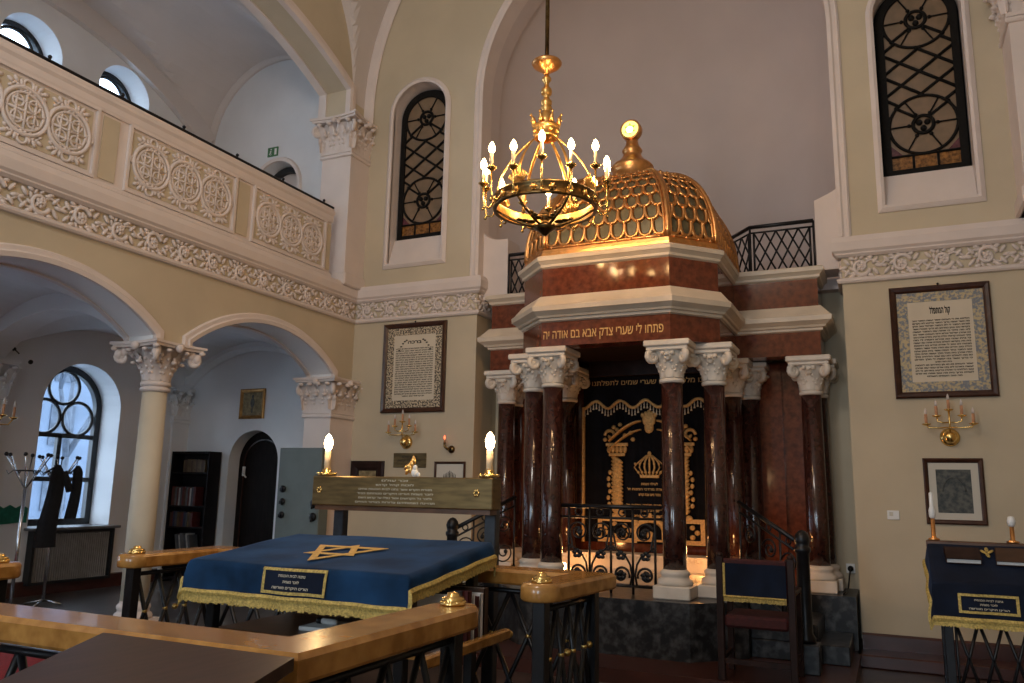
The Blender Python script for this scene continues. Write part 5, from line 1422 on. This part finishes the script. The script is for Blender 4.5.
# ---- lamp bar: engraved brass beam on two posts with electric candles
t = thing('lamp_bar', 'broad engraved brass beam on two dark posts carrying the two lit candle lamps', 'lamp bar', (-2.55, 4.13, PZ))
LY = 4.02
LBX0, LBX1 = -3.20, -1.972
for x in (LBX0+0.12, LBX1-0.07):
    b = MB(); b.bbox(x-0.035, x+0.035, LY+0.115, LY+0.175, PZ, 1.60, 0.005); b.build('post', 'bluesteel', t)
b = MB(); b.bbox(LBX0, LBX1, LY, LY+0.11, 1.485, 1.66, 0.006); b.build('beam', 'platebrass', t)
b = MB(); b.box(LBX0+0.02, LBX1-0.02, LY+0.012, LY+0.098, 1.4585, 1.4845); b.build('underside_board', 'brownwood', t)
for x in (LBX0+0.055, LBX1-0.10):
    b = MB()
    for k in range(6): a = k*PI/3; b.ball((x+0.014*math.cos(a), LY-0.003, 1.575+0.014*math.sin(a)), (0.008, 0.004, 0.008), 6, 4)
    b.build('rosette', 'brass', t)
text('engraving', ['זכר עולם', 'לזכות קהל קדוש', 'מנורת הקדש אשר נתנו לבית הכנסת אחינו', 'לזכר נשמת הורינו היקרים מנוחתם כבוד', 'ולזכר כל הקדושים אשר נפלו על קדוש השם', 'תהיינה נשמותיהם צרורות בצרור החיים'], 0.016, ((LBX0+LBX1)/2-0.02, LY-0.0005, 1.632), (1,0,0), (0,0,1), 'silver', t, fit=[0.18, 0.26, 0.50, 0.52, 0.50, 0.54], lines_gap=0.025, depth=0.001)
def big_candle(x, label):
    o = thing('candle_lamp', label, 'lamp', (x, LY+0.055, 1.66)); y = LY+0.055
    b = MB(); b.lathe([(0.0, 1.661), (0.055, 1.663), (0.06, 1.672), (0.05, 1.68), (0.03, 1.684), (0.028, 1.70), (0.02, 1.705)], (x, y, 0), 20)
    for q in range(8): b.ball((x+0.052*math.cos(q*PI/4), y+0.052*math.sin(q*PI/4), 1.676), (0.012, 0.012, 0.007), 6, 4)
    b.build('dish', 'brass', o)
    b = MB(); b.lathe([(0.019, 1.70), (0.019, 1.815), (0.0, 1.815)], (x, y, 0), 16); b.build('candle', 'candle', o)
    b = MB(); b.lathe([(0.012, 1.815), (0.022, 1.835), (0.027, 1.862), (0.02, 1.892), (0.008, 1.912), (0, 1.916)], (x, y, 0), 16); b.build('bulb', 'bigbulb', o)
big_candle(LBX0+0.062, 'lit electric candle on the arcade end of the brass beam')
big_candle(LBX1-0.05, 'lit electric candle on the ark end of the brass beam')
# little figurine on the beam
t = thing('figurine', 'small gilded and white figurine standing on the brass beam', 'figurine', (-2.53, LY+0.06, 1.66))
x, y = -2.53, LY+0.06
b = MB(); b.ball((x+0.02, y, 1.685), (0.022, 0.02, 0.026), 10, 6); b.ball((x+0.024, y-0.005, 1.715), (0.014, 0.014, 0.016), 8, 5); b.ball((x+0.045, y, 1.675), (0.012, 0.012, 0.014), 8, 5); b.build('body', 'page', t)
b = MB()
for k, (dx, dz, an) in enumerate([(-0.03, 0.03, 0.5), (-0.02, 0.055, 0.2), (0.0, 0.075, -0.1), (0.012, 0.095, -0.3), (-0.035, 0.055, 0.8), (-0.01, 0.04, 0.0)]):
    b.ball((x+dx, y, 1.665+dz), (0.012, 0.010, 0.026), 7, 5, T=Matrix.Rotation(an, 3, 'Y'))
b.build('wing', 'gold', t)

# ---- blue covered reading desk
DX0, DX1, DY0, DY1 = -3.08, -1.88, 3.02, 3.78
def ztop(y): return 1.235+(y-DY0)/(DY1-DY0)*0.09
desk = thing('reading_desk', 'wooden reading desk hidden under the blue velvet cover with the star', 'desk', ((DX0+DX1)/2, (DY0+DY1)/2, PZ))
b = MB(); b.poly([(DY0+0.02, ztop(DY0)-0.05), (DY1-0.02, ztop(DY1)-0.05), (DY1-0.02, ztop(DY1)-0.015), (DY0+0.02, ztop(DY0)-0.015)], (DX0+0.02, 0, 0), (0,1,0), (0,0,1), (1,0,0), DX1-DX0-0.04); b.build('top', 'brownwood', desk)
for x in (DX0+0.06, DX1-0.06):
    for y in (DY0+0.08, DY1-0.04):
        b = MB(); b.bbox(x-0.025, x+0.025, y-0.025, y+0.025, PZ, ztop(y)-0.05, 0.004); b.build('leg', 'iron', desk)
b = MB(); b.bbox(DX0+0.09, DX1-0.09, DY1-0.10, DY1-0.08, 0.35, 1.16, 0.003); b.build('back_panel', 'brownwood', desk)
b = MB(); b.bbox(DX0+0.04, DX1+0.10, DY0+0.12, DY1-0.08, 0.88, 0.91, 0.004); b.build('shelf', 'brownwood', desk)
b = MB(); b.bbox(DX1+0.105, DX1+0.145, DY0-0.06, DY1+0.0, 0.875, 0.925, 0.008); b.box(DX1-0.03, DX1+0.11, DY0+0.06, DY0+0.09, 0.885, 0.905); b.box(DX1-0.03, DX1+0.11, DY1-0.08, DY1-0.05, 0.885, 0.905); b.build('side_ledge', 'oak', desk)
def drape(name, label, x0, x1, y0, y1, zt, dropf, dropb, dropl, dropr, mname, nx=56, ny=44, rip=0.006, th=0.004, ffront=0.34):
    """cloth laid over a desk: flat over the top and hanging over each edge, with soft ripples"""
    t = thing(name, label, 'cloth', ((x0+x1)/2, (y0+y1)/2, zt(y1)))
    def pt(s, q, o=0.0):
        # s: across (may run past the edges by the drops), q: front to back
        a = x0-dropl+(x1-x0+dropl+dropr)*s; c = y0-dropf+(y1-y0+dropf+dropb)*q
        ax = min(max(a, x0), x1); cy = min(max(c, y0), y1)
        dx = a-ax; dy = c-cy
        h = math.hypot(dx, dy)
        fold = min(1, h/0.05)
        x = ax+dx*0.14+math.copysign(min(abs(dx), 0.012), dx); y = cy+dy*0.12+math.copysign(min(abs(dy), 0.012), dy)
        if dy: y += fold*rip*(math.sin(a*26)+0.6*math.sin(a*11+1))*1.3*min(1, h/0.12)
        if dx: x += fold*rip*math.sin(c*22+0.5)*1.3*min(1, h/0.12)
        z = zt(cy)-max(0, h-0.006)*0.99+rip*0.35*(math.sin(a*9+c*5)+math.sin(c*13-a*4))*(1-fold)
        return Vector((x, y, z+o))
    m = MB(); m.grid(lambda s, q: pt(s, q, th), nx, ny); m.grid(lambda s, q: pt(s, q, 0.0), nx, ny, flip=True)
    m.build('velvet', mname, t)
    return t, pt
def fringe(par, pts, outs, w1, w2, nm='fringe'):
    """braid and hanging thread fringe along a hem given as points and outward normals"""
    b = MB(); n = len(pts)
    P = []; F = []
    for p, o in zip(pts, outs):
        for off, dz in ((0.006, w1), (0.014, w1*0.5), (0.010, 0.0), (-0.004, 0.0), (-0.004, w1)): P.append(p+o*off+Vector((0, 0, dz)))
    for i in range(n-1):
        for k in range(5): F.append((i*5+k, i*5+(k+1) % 5, (i+1)*5+(k+1) % 5, (i+1)*5+k))
    b.add(P, F); b.build('braid', 'fringe', par)
    b = MB()
    for i in range(n-1):
        d = pts[i+1]-pts[i]; L = d.length; m = max(1, int(L/0.0075))
        for k in range(m):
            q = pts[i]+d*((k+0.5)/m)+outs[i]*0.004; l = w2*(0.85+0.25*rnd.random()); e = d.normalized()*0.0042
            b.add([q-e+Vector((0, 0, 0.004)), q+e+Vector((0, 0, 0.004)), q+e*0.9+outs[i]*0.004-Vector((0, 0, l)), q-e*0.9+outs[i]*0.004-Vector((0, 0, l)),
                   q-e+Vector((0, 0, 0.004))-outs[i]*0.006, q+e+Vector((0, 0, 0.004))-outs[i]*0.006, q+e*0.9-outs[i]*0.004-Vector((0, 0, l)), q-e*0.9-outs[i]*0.004-Vector((0, 0, l))],
                  [(0, 3, 2, 1), (4, 5, 6, 7), (0, 4, 7, 3), (1, 2, 6, 5)])
    b.build(nm, 'fringe', par)
cl, pt = drape('desk_cover', 'blue velvet cover with gold star and fringe over the reading desk', DX0-0.012, DX1+0.012, DY0-0.01, DY1+0.01, ztop, 0.150, 0.10, 0.10, 0.078, 'blue')
N = 60
for seq, o in (([pt(i/N, 0) for i in range(N+1)], (0, -1, 0)), ([pt(1, i/40) for i in range(41)], (1, 0, 0)), ([pt(0, i/40) for i in range(41)], (-1, 0, 0))):
    o = Vector(o); fringe(cl, [p-Vector((0, 0, 0.006)) for p in seq], [o]*len(seq), 0.024, 0.036)
# hexagram of two woven triangles
def on_top(x, y, o=0.004): return Vector((x, y, ztop(y)+0.009+o))
def star_bars(cx, cy, r, w):
    out = MB()
    slope = Vector((0, 1, 0.09/(DY1-DY0))).normalized(); up = Vector((1, 0, 0)).cross(slope)
    C = on_top(cx, cy)
    for f in (0, 1):
        tri = [(r*math.sin(k*2*PI/3+f*PI), r*math.cos(k*2*PI/3+f*PI)) for k in range(3)]
        if f: tri = tri[::-1]; tri = tri
        out.sweep(tri, [(0, 0), (0, 0.0015+0.0008*f), (w, 0.0015+0.0008*f), (w, 0)], C, (1,0,0), slope, up, closed=True)
    return out
SX, SY = -2.47, 3.34
star_bars(SX, SY, 0.172, 0.034).build('gold_star', 'starthread', cl)
# inscription panel on the front drop
def front_pt(x, d, o=0.0):
    s = (x-(DX0-0.012-0.10))/((DX1-DX0+0.024)+0.178); q = (0.150-d)/((DY1-DY0+0.02)+0.25)
    return pt(s, q)+Vector((0, -o-0.003, 0))
px0, px1 = -2.625, -2.265
b = MB()
def fp_strip(xa, xb, da, db, o, m, n=8): m.grid(lambda u, v: front_pt(xa+(xb-xa)*u, db+(da-db)*v, o), n, 3)
for xa, xb, da, db in ((px0, px1, 0.006, 0.019), (px0, px1, 0.110, 0.123), (px0, px0+0.015, 0.006, 0.123), (px1-0.015, px1, 0.006, 0.123)): fp_strip(xa, xb, da, db, 0.007, b)
b.build('gold_border', 'fringe', cl)
b = MB(); fp_strip(px0+0.014, px1-0.014, 0.018, 0.111, 0.006, b); b.build('inscription_field', 'navy', cl)
pc = front_pt((px0+px1)/2, 0.05, 0.012); pv = (front_pt(-2.44, 0.03)-front_pt(-2.44, 0.11)).normalized()
text('inscription', ['נתנה לבית הכנסת', 'לזכר נשמת', 'הורינו היקרים מוורשה'], 0.017, pc+Vector((0, -0.005, 0.004)), (1,0,0), pv, 'silver', cl, fit=[0.15, 0.09, 0.20], lines_gap=0.026)

# books and papers on the desk shelf
def big_book(name, x, y, z, w, l, h, rot, cover, label, group=None, cat='book', tilt=None):
    T = Matrix.Translation((x, y, z)) @ Matrix.Rotation(rot, 4, 'Z')
    if tilt: T = T @ tilt
    o = MB(); c = 0.004
    o.box(-w/2, w/2, -l/2, l/2, 0, c, T); o.box(-w/2, w/2, -l/2, l/2, h-c, h, T); o.box(-w/2, -w/2+c, -l/2, l/2, 0, h, T)
    r = o.build(name, cover if cover in M else BK[cover]); tag(r, label, cat, group)
    q = MB(); q.box(-w/2+c, w/2-0.006, -l/2+0.005, l/2-0.005, c, h-c, T); q.build('pages', 'page', r)
    return r
# upright volumes at the ark end of the shelf, spines to the side
def upright(x, y, th, dp, h, cover, label, lean=0.0):
    T = Matrix.Translation((x, y, 0.911)) @ Matrix.Rotation(lean, 4, 'X')
    o = MB(); c = 0.003
    o.box(0, dp, 0, c, 0, h, T); o.box(0, dp, th-c, th, 0, h, T); o.box(dp-c, dp, 0, th, 0, h, T)
    r = o.build('book', cover if cover in M else BK[cover]); tag(r, label, 'book', None)
    q = MB(); q.box(0.004, dp-c, c, th-c, 0.004, h-0.004, T); q.build('pages', 'page', r)
upright(-1.99, 3.30, 0.028, 0.18, 0.215, 'page', 'white bound book standing foremost on the side shelf of the desk')
upright(-1.99, 3.37, 0.03, 0.18, 0.225, 'slate', 'slate bound book behind the foremost white one on the desk shelf')
upright(-1.985, 3.43, 0.035, 0.19, 0.22, 'red', 'dark red bound book in the middle of the desk shelf')
upright(-1.985, 3.48, 0.018, 0.19, 0.20, 'page', 'thin white booklet beside the dark red book on the desk shelf')
upright(-1.98, 3.51, 0.022, 0.19, 0.19, 'red', 'thin red booklet near the ark end of the desk shelf', )
upright(-1.98, 3.545, 0.03, 0.19, 0.20, 'white', 'pale grey book second from the ark end of the desk shelf')
upright(-1.98, 3.585, 0.045, 0.19, 0.22, 'brown', 'thick brown book at the ark end of the desk shelf')
big_book('notebook', -2.50, 3.40, 0.911, 0.30, 0.21, 0.018, 0.12, 'page', 'white open notebook lying on the shelf under the blue cover', cat='notebook')
t = thing('marker_pen', 'thick white marker lying on the notebook under the blue cover', 'pen', (-2.53, 3.40, 0.94))
b = MB(); b.lathe([(0, -0.055), (0.013, -0.055), (0.014, 0.03), (0.011, 0.055), (0, 0.055)], (-2.55, 3.385, 0.944), 12, T=Matrix.Rotation(R(90), 3, 'Y') ); b.build('barrel', 'page', t)
b = MB(); b.lathe([(0.0145, -0.058), (0.0145, -0.03), (0.0, -0.03), (0.0, -0.058)], (-2.55, 3.385, 0.944), 12, T=Matrix.Rotation(R(90), 3, 'Y')); b.build('cap', 'iron', t)

# ---- dark table in front of the railing
t = thing('side_table', 'dark brown flat table corner pushed against the oak railing', 'table', (-1.55, 1.3, 0))
TP = [(-1.97, 1.625), (-1.60, 1.02), (-1.08, 1.02), (-1.315, 1.625)]
b = MB(); b.poly(TP, (0, 0, 1.165), (1,0,0), (0,1,0), (0,0,1), 0.03); b.build('tabletop', 'tabletop', t)
for x, y in ((-1.84, 1.55), (-1.40, 1.55), (-1.25, 1.08), (-1.54, 1.08)):
    b = MB(); b.bbox(x-0.02, x+0.02, y-0.02, y+0.02, 0, 1.165, 0.004); b.build('leg', 'darkwood', t)

# ---- navy covered desk by the cream wall
QX0, QX1, QY0, QY1 = 0.235, 1.30, 5.83, 6.22
def zq(y): return 1.10+(y-QY0)/(QY1-QY0)*0.19
t = thing('prayer_desk', 'iron lattice desk under a navy velvet cover by the cream wall', 'desk', (0.75, 6.0, 0))
b = MB(); b.poly([(QY0, zq(QY0)-0.04), (QY1, zq(QY1)-0.04), (QY1, zq(QY1)-0.012), (QY0, zq(QY0)-0.012)], (QX0+0.01, 0, 0), (0,1,0), (0,0,1), (1,0,0), QX1-QX0-0.02); b.build('top', 'darkwood', t)
b = MB(); b.bbox(QX0-0.03, QX1+0.03, QY1+0.03, QY1+0.13, 1.265, 1.315, 0.005); b.build('back_ledge', 'brownwood', t)
for x in (QX0+0.045, QX1-0.045):
    for y in (QY0+0.02, QY1-0.02):
        b = MB(); b.bbox(x-0.025, x+0.025, y-0.025, y+0.025, 0, zq(y)-0.042, 0.004); b.build('leg', 'iron', t)
b = MB()
for z in (0.86, 0.42, 0.12): b.tube([(QX0+0.07, QY0+0.02, z), (QX1-0.07, QY0+0.02, z)], 0.011, 6)
n = 7; w = (QX1-QX0-0.16)/n
for z0, z1 in ((0.42, 0.86),):
    for k in range(n):
        xa = QX0+0.08+k*w
        b.tube([(xa, QY0+0.02, z1), (xa+w, QY0+0.02, z0)], 0.010, 6); b.tube([(xa+w, QY0+0.02, z1), (xa, QY0+0.02, z0)], 0.010, 6)
for x in (QX0+0.085, QX1-0.085): b.tube([(x, QY0+0.02, 0.12), (x, QY0+0.02, 1.0)], 0.008, 6)
b.build('lattice', 'iron', t)
cl2, pq = drape('desk_cover', 'navy velvet cover with gold hem and inscription over the lattice desk', QX0-0.014, QX1+0.014, QY0-0.014, QY1+0.006, zq, 0.235, 0.0, 0.13, 0.13, 'navy', rip=0.005)
for seq, o in (([pq(i/N, 0) for i in range(N+1)], (0, -1, 0)), ([pq(0, i/30) for i in range(31)], (-1, 0, 0)), ([pq(1, i/30) for i in range(31)], (1, 0, 0))):
    o = Vector(o); fringe(cl2, [p-Vector((0, 0, 0.006)) for p in seq], [o]*len(seq), 0.03, 0.03)
def fq(x, d, o=0.0):
    s = (x-(QX0-0.014-0.13))/((QX1-QX0+0.028)+0.26); q = (0.235-d)/((QY1-QY0+0.02)+0.235)
    return pq(s, q)+Vector((0, -o-0.003, 0))
b = MB()
for xa, xb, da, db in ((0.34, 0.66, 0.07, 0.085), (0.34, 0.66, 0.17, 0.185), (0.34, 0.356, 0.07, 0.185), (0.644, 0.66, 0.07, 0.185)): b.grid(lambda u, v: fq(xa+(xb-xa)*u, db+(da-db)*v, 0.007), 8, 3)
b.build('gold_border', 'fringe', cl2)
pc = fq(0.50, 0.11, 0.014)
text('inscription', ['נתנה לבית הכנסת', 'לזכר נשמת', 'הורינו היקרים מוורשה'], 0.017, pc+Vector((0, -0.006, 0)), (1,0,0), (0, 0.12, 1), 'silver', cl2, fit=[0.15, 0.09, 0.21], lines_gap=0.025)
tl = Matrix.Rotation(math.atan2(0.19, QY1-QY0), 4, 'X')
def desk_z(y): return zq(y)+0.016
big_book('book', 0.40, 6.05, desk_z(6.05), 0.20, 0.15, 0.035, 0.03, 'darkwood', 'dark book with white pages lying nearest the desk corner candle', tilt=tl)
big_book('book', 0.72, 6.06, desk_z(6.06), 0.27, 0.17, 0.03, -0.08, 'brown', 'larger brown book lying beyond the white paged book on the navy cover', tilt=tl)
t = thing('pointer_ornament', 'small gold leaf shaped ornament between the two books on the navy cover', 'ornament', (0.545, 6.1, 1.25))
b = MB()
TT = Matrix.Translation((0.545, 6.10, desk_z(6.10)+0.006)) @ tl
for dx, dy, an in ((-0.02, 0.02, 0.6), (0.02, 0.025, -0.7), (0.0, 0.05, 0.0), (0.0, -0.02, 0.2)):
    b.ball(TT @ Vector((dx, dy, 0)), (0.012, 0.03, 0.005), 8, 5, T=(tl.to_3x3() @ Matrix.Rotation(an, 3, 'Z')))
b.build('leaf', 'fringe', t)
for x, zt_, lab in ((0.255, 1.64, 'tall copper candlestick with white shade near the engraving'), (0.715, 1.48, 'shorter copper candlestick with white shade at the view edge')):
    t = thing('candlestick', lab, 'candlestick', (x, QY1+0.08, 1.315)); y = QY1+0.08
    if zt_ > 1.55: z1 = 1.46
    else: z1 = 1.42
    b = MB(); b.lathe([(0, 1.316), (0.035, 1.317), (0.038, 1.325), (0.014, 1.335), (0.013, z1), (0.0, z1)], (x, y, 0), 14); b.build('stem', 'copper', t)
    b = MB(); b.lathe([(0.012, z1), (0.02, z1+0.01), (0.022, z1+0.055), (0.014, z1+0.08), (0.013, zt_-0.01), (0, zt_)], (x, y, 0), 14) if zt_ > 1.55 else b.lathe([(0.012, z1), (0.022, z1+0.012), (0.026, z1+0.04), (0.018, z1+0.065), (0, z1+0.07)], (x, y, 0), 14)
    b.build('shade', 'plastic', t)

# ---- draped wooden chair before the ark
t = thing('chair', 'dark wooden high chair with red upholstery in front of the ark steps', 'chair', (-1.07, 7.1, 0.12))
kx0, kx1, ky = -1.315, -0.755, 6.98
for x in (kx0, kx1):
    b = MB(); b.bbox(x-0.028, x+0.028, ky-0.028, ky+0.028, 0.12, 1.09, 0.005); b.ball((x, ky, 1.10), (0.03, 0.03, 0.025), 10, 6); b.build('leg', 'darkwood', t)
    b = MB(); b.bbox(x-0.025, x+0.025, ky+0.42, ky+0.47, 0.12, 0.60, 0.005); b.build('leg', 'darkwood', t)
    b = MB(); b.bbox(x-0.03, x+0.03, ky+0.0285, ky+0.47, 0.80, 0.835, 0.006); b.bbox(x-0.025, x+0.025, ky+0.42, ky+0.47, 0.6005, 0.7995, 0.005); b.build('armrest', 'darkwood', t)
    b = MB(); b.box(x-0.015, x+0.015, ky+0.0285, ky+0.4195, 0.27, 0.30); b.build('stretcher', 'darkwood', t)
b = MB(); b.bbox(kx0+0.0285, kx1-0.0285, ky-0.02, ky+0.02, 0.74, 1.075, 0.01); b.build('backrest', 'redcloth', t)
b = MB(); b.bbox(kx0+0.0285, kx1-0.0285, ky-0.015, ky+0.44, 0.53, 0.63, 0.02); b.build('seat', 'redcloth', t)
b = MB(); b.box(kx0+0.0285, kx1-0.0285, ky-0.012, ky+0.012, 0.25, 0.29); b.build('stretcher', 'darkwood', t)
cv = thing('chair_drape', 'navy cloth with gold fringe hung over the chair back', 'cloth', (-1.07, 6.95, 0.8))
b = MB()
def cc(u, v, o): 
    x = kx0+0.035+(kx1-kx0-0.07)*u
    return (x, ky-0.034-o+0.004*math.sin(x*40)*(1-v), 0.775+0.265*v)
b.grid(lambda u, v: cc(u, v, 0.006), 24, 8); b.grid(lambda u, v: cc(u, v, 0.0), 24, 8, flip=True); b.build('velvet', 'navy', cv)
hp = [Vector(cc(i/24, 0, 0.006)) for i in range(25)]; fringe(cv, [p+Vector((0, -0.002, -0.004)) for p in hp], [Vector((0, -1, 0))]*25, 0.016, 0.032)
b = MB(); b.bbox(kx0+0.031, kx0+0.05, ky-0.047, ky-0.0405, 0.77, 1.04, 0.002); b.build('side_braid', 'fringe', cv)

# ================================================================== SIDE AISLE FURNISHINGS
def coat_stand(x, y, label, tilt=0.0, prongs=4, z0=AF):
    t = thing('coat_stand', label, 'coat stand', (x, y, z0))
    b = MB(); b.tube([(x, y, z0+0.04), (x, y, 1.52)], 0.018, 10); b.build('pole', 'chrome', t)
    b = MB()
    for k in range(4):
        a = k*PI/2+0.5; b.tube([(x, y, z0+0.06), (x+0.2*math.cos(a), y+0.2*math.sin(a), z0+0.015)], 0.012, 6)
    b.build('foot', 'chrome', t)
    for k in range(6):
        a = k*PI/3+0.3; d = Vector((math.cos(a), math.sin(a), 0)); c = Vector((x, y, 0))
        b = MB(); b.tube([c+Vector((0, 0, 1.50)), c+d*0.22+Vector((0, 0, 1.86))], 0.007, 7); p = b.build('prong', 'chrome', t)
        b = MB(); b.ball(c+d*0.225+Vector((0, 0, 1.87)), 0.022, 8, 6); b.build('ball', 'iron', p)
    b = MB(); b.tube([(x+0.13*math.cos(a*PI/10), y+0.13*math.sin(a*PI/10), 1.70) for a in range(20)], 0.008, 6, closed=True)
    for k in range(6):
        a = k*PI/3; b.tube([(x+0.13*math.cos(a), y+0.13*math.sin(a), 1.70), (x+0.17*math.cos(a), y+0.17*math.sin(a), 1.66), (x+0.19*math.cos(a), y+0.19*math.sin(a), 1.70)], 0.006, 5)
    b.build('hook_ring', 'iron', t)
coat_stand(-8.40, 5.76, 'bare chrome coat stand left of the aisle window')
coat_stand(-8.85, 6.45, 'chrome coat stand in front of the aisle window holding the coats')
def garment(label, x, y0, y1, ztop_, zbot, name, flare):
    t = thing(name, label, 'coat', (x, (y0+y1)/2, ztop_))
    m = MB(); yc = (y0+y1)/2; h = (y1-y0)/2
    def f(u, v):
        a = 2*PI*u; z = zbot+(ztop_-zbot)*v
        wd = h*(0.55+flare*(1-v))*(1 if v < 0.9 else (1-(v-0.9)*5.5)); dp = 0.055*(1 if v < 0.92 else (1-(v-0.92)*8))
        r = 1+0.10*math.sin(a*5+z*4)*(1-v)
        return (x+dp*math.cos(a)*r, yc+wd*math.sin(a)*r+0.03*math.sin(z*5), z)
    m.grid(f, 28, 16); m.build('body', 'coat', t)
    hg = MB(); hg.tube([(x, yc-h*0.9, ztop_-0.10), (x, yc, ztop_-0.01), (x, yc+h*0.9, ztop_-0.10)], 0.010, 6); hg.tube([(x, yc, ztop_-0.01), (x, yc, ztop_+0.06), (x, yc+0.03, ztop_+0.08)], 0.004, 5); hg.build('hanger', 'iron', t)
    return t
t = garment('long black coat hanging on the coat stand before the window', -8.66, 6.14, 6.42, 1.78, 0.86, 'coat', 0.34)
b = MB(); b.tube([(-8.64, 6.36, 1.70), (-8.62, 6.42, 1.56), (-8.62, 6.45, 1.48)], [0.045, 0.042, 0.036], 10); b.build('sleeve', 'coat', t)
garment('short black jacket on a hanger beside the long coat', -8.70, 6.48, 6.66, 1.78, 1.17, 'jacket', 0.14)
t = thing('green_cloth', 'green cloth with zigzag upper edge on the aisle wall beside the coat stand', 'cloth', (-9.66, 6.3, 1.4))
b = MB(); pts = [(5.80, 1.08)]+[(5.80+0.9*k/12, 1.08-0.008*math.sin(k)) for k in range(1, 13)]
tp = [(6.70-0.9*k/12, 1.28+(0.02 if k % 2 else -0.02)) for k in range(13)]
b.poly(pts+tp, (XO+0.012, 0, 0), (0,1,0), (0,0,1), (1,0,0), 0.02); b.build('cloth', 'green', t)
t = thing('spotlight', 'small dark spotlight with hanging cord high on the aisle wall', 'spotlight', (-9.4, 6.0, 3.3))
b = MB(); b.ball((-9.50, 6.0, 3.45), (0.08, 0.08, 0.07), 12, 8); b.tube([(-9.69, 6.0, 3.5), (-9.55, 6.0, 3.48)], 0.018, 8); b.build('housing', 'iron', t)
b = MB(); b.tube([(-9.50, 6.0, 3.38), (-9.49, 6.05, 3.25), (-9.48, 6.12, 3.17), (-9.46, 6.2, 3.1)], 0.008, 6); b.tube([(-9.49, 6.07, 3.22), (-9.475, 6.15, 3.14)], 0.025, 8); b.ball((-9.44, 6.34, 3.02), 0.03, 8, 5); b.build('cord', 'iron', t)
# aisle candle pendant, only its edge shows
t = thing('aisle_pendant', 'small brass candle pendant at the view edge in the side aisle', 'pendant lamp', (-8.3, 5.15, 2.3))
b = MB(); b.tube([(-8.3, 5.05, 2.25), (-8.3, 5.05, 3.55)], 0.01, 6); b.ball((-8.3, 5.05, 2.22), 0.06, 12, 8); b.build('stem', 'brass', t)
for k in range(6):
    a = k*PI/3+0.2; d = Vector((math.cos(a), math.sin(a), 0)); c = Vector((-8.3, 5.05, 0))
    b = MB(); b.tube([c+Vector((0, 0, 2.22)), c+d*0.15+Vector((0, 0, 2.15)), c+d*0.32+Vector((0, 0, 2.16)), c+d*0.36+Vector((0, 0, 2.22))], 0.008, 6); p = c+d*0.36
    b.lathe([(0, 2.21), (0.04, 2.225), (0.042, 2.235), (0.012, 2.24), (0, 2.24)], (p.x, p.y, 0), 12); arm = b.build('arm', 'brass', t)
    b = MB(); b.lathe([(0.013, 2.24), (0.013, 2.34), (0, 2.34)], (p.x, p.y, 0), 10); b.build('candle', 'pinkcandle', arm)
    b = MB(); b.lathe([(0.008, 2.34), (0.014, 2.36), (0.006, 2.40), (0, 2.41)], (p.x, p.y, 0), 10); b.build('bulb', 'bulboff', arm)
mb = MB(); mb.bbox(-9.1, -5.74, 0.8, 4.66, AF+0.001, AF+0.013, 0.004)
tag(mb.build('carpet', 'carpet'), 'red carpet lying in the side aisle behind the railing', 'carpet')

# ================================================================== LIGHT, SKY, CAMERA
def lamp(name, loc, power, col, radius=0.1, kind='POINT', size=None, rot=None):
    l = bpy.data.lights.new(name, kind); l.energy = power; l.color = col
    if kind == 'AREA': l.shape = 'RECTANGLE'; l.size, l.size_y = size
    else: l.shadow_soft_size = radius
    o = bpy.data.objects.new(name, l); COL.objects.link(o); o.location = loc
    if rot: o.rotation_euler = rot
    return o
WARM = (1.0, 0.60, 0.30)
for k in range(4):
    a = k*PI/2+0.6; lamp('chandelier_light', (HX+0.55*math.cos(a), HY+0.55*math.sin(a), 4.36), 17, WARM, 0.06)
for y, z in ((0.6, 6.9), (-3.4, 8.3)): lamp('hall_chandelier_light', (HX, y, z), 245, (1.0, 0.92, 0.85), 0.6)
for x in (-4.6, -0.6): lamp('rear_cool_fill', (x, YW+0.15, 2.7), 175, (0.66, 0.84, 1.0), kind='AREA', size=(1.4, 2.6), rot=(R(80), 0, 0))  # unseen cool fill lamps added in front of the windowless rear wall
lamp('candle_light', (LBX0+0.085, LY-0.02, 1.93), 2.2, WARM, 0.03)
lamp('candle_light', (LBX1-0.05, LY-0.02, 1.93), 2.2, WARM, 0.03)
for s in (-1, 1): lamp('floor_lamp_light', (CX+s*0.78, 8.55, 0.95), 9, (1.0, 0.42, 0.13), 0.05)
w = bpy.data.worlds.new('sky'); SC.world = w; w.use_nodes = True
bg = w.node_tree.nodes['Background']; bg.inputs[0].default_value = (0.70, 0.85, 1.0, 1); bg.inputs[1].default_value = 7.5

cam = bpy.data.cameras.new('camera'); co = bpy.data.objects.new('camera', cam); COL.objects.link(co)
cam.sensor_width = 36; cam.lens = 36*804/1024; cam.clip_start = 0.05; cam.clip_end = 200
ps, th, ro = R(24.978), R(10.425), R(1.103)
fw = Vector((-math.sin(ps)*math.cos(th), math.cos(ps)*math.cos(th), math.sin(th)))
r0 = Vector((math.cos(ps), math.sin(ps), 0)); u0 = r0.cross(fw)
rt = math.cos(ro)*r0+math.sin(ro)*u0; up = -math.sin(ro)*r0+math.cos(ro)*u0
co.matrix_world = Matrix(((rt.x, up.x, -fw.x, 0), (rt.y, up.y, -fw.y, 0), (rt.z, up.z, -fw.z, 1.6), (0, 0, 0, 1)))
SC.camera = co
vs = SC.view_settings; vs.view_transform = 'Standard'; vs.look = 'None'; vs.exposure = 0.0; vs.gamma = 1.0; vs.use_curve_mapping = False
SC.display_settings.display_device = 'sRGB'
SC.cycles.use_denoising = True
try: SC.cycles.denoiser = 'OPENIMAGEDENOISE'
except Exception: pass
SC.cycles.max_bounces = 8; SC.cycles.diffuse_bounces = 4; SC.cycles.sample_clamp_indirect = 8
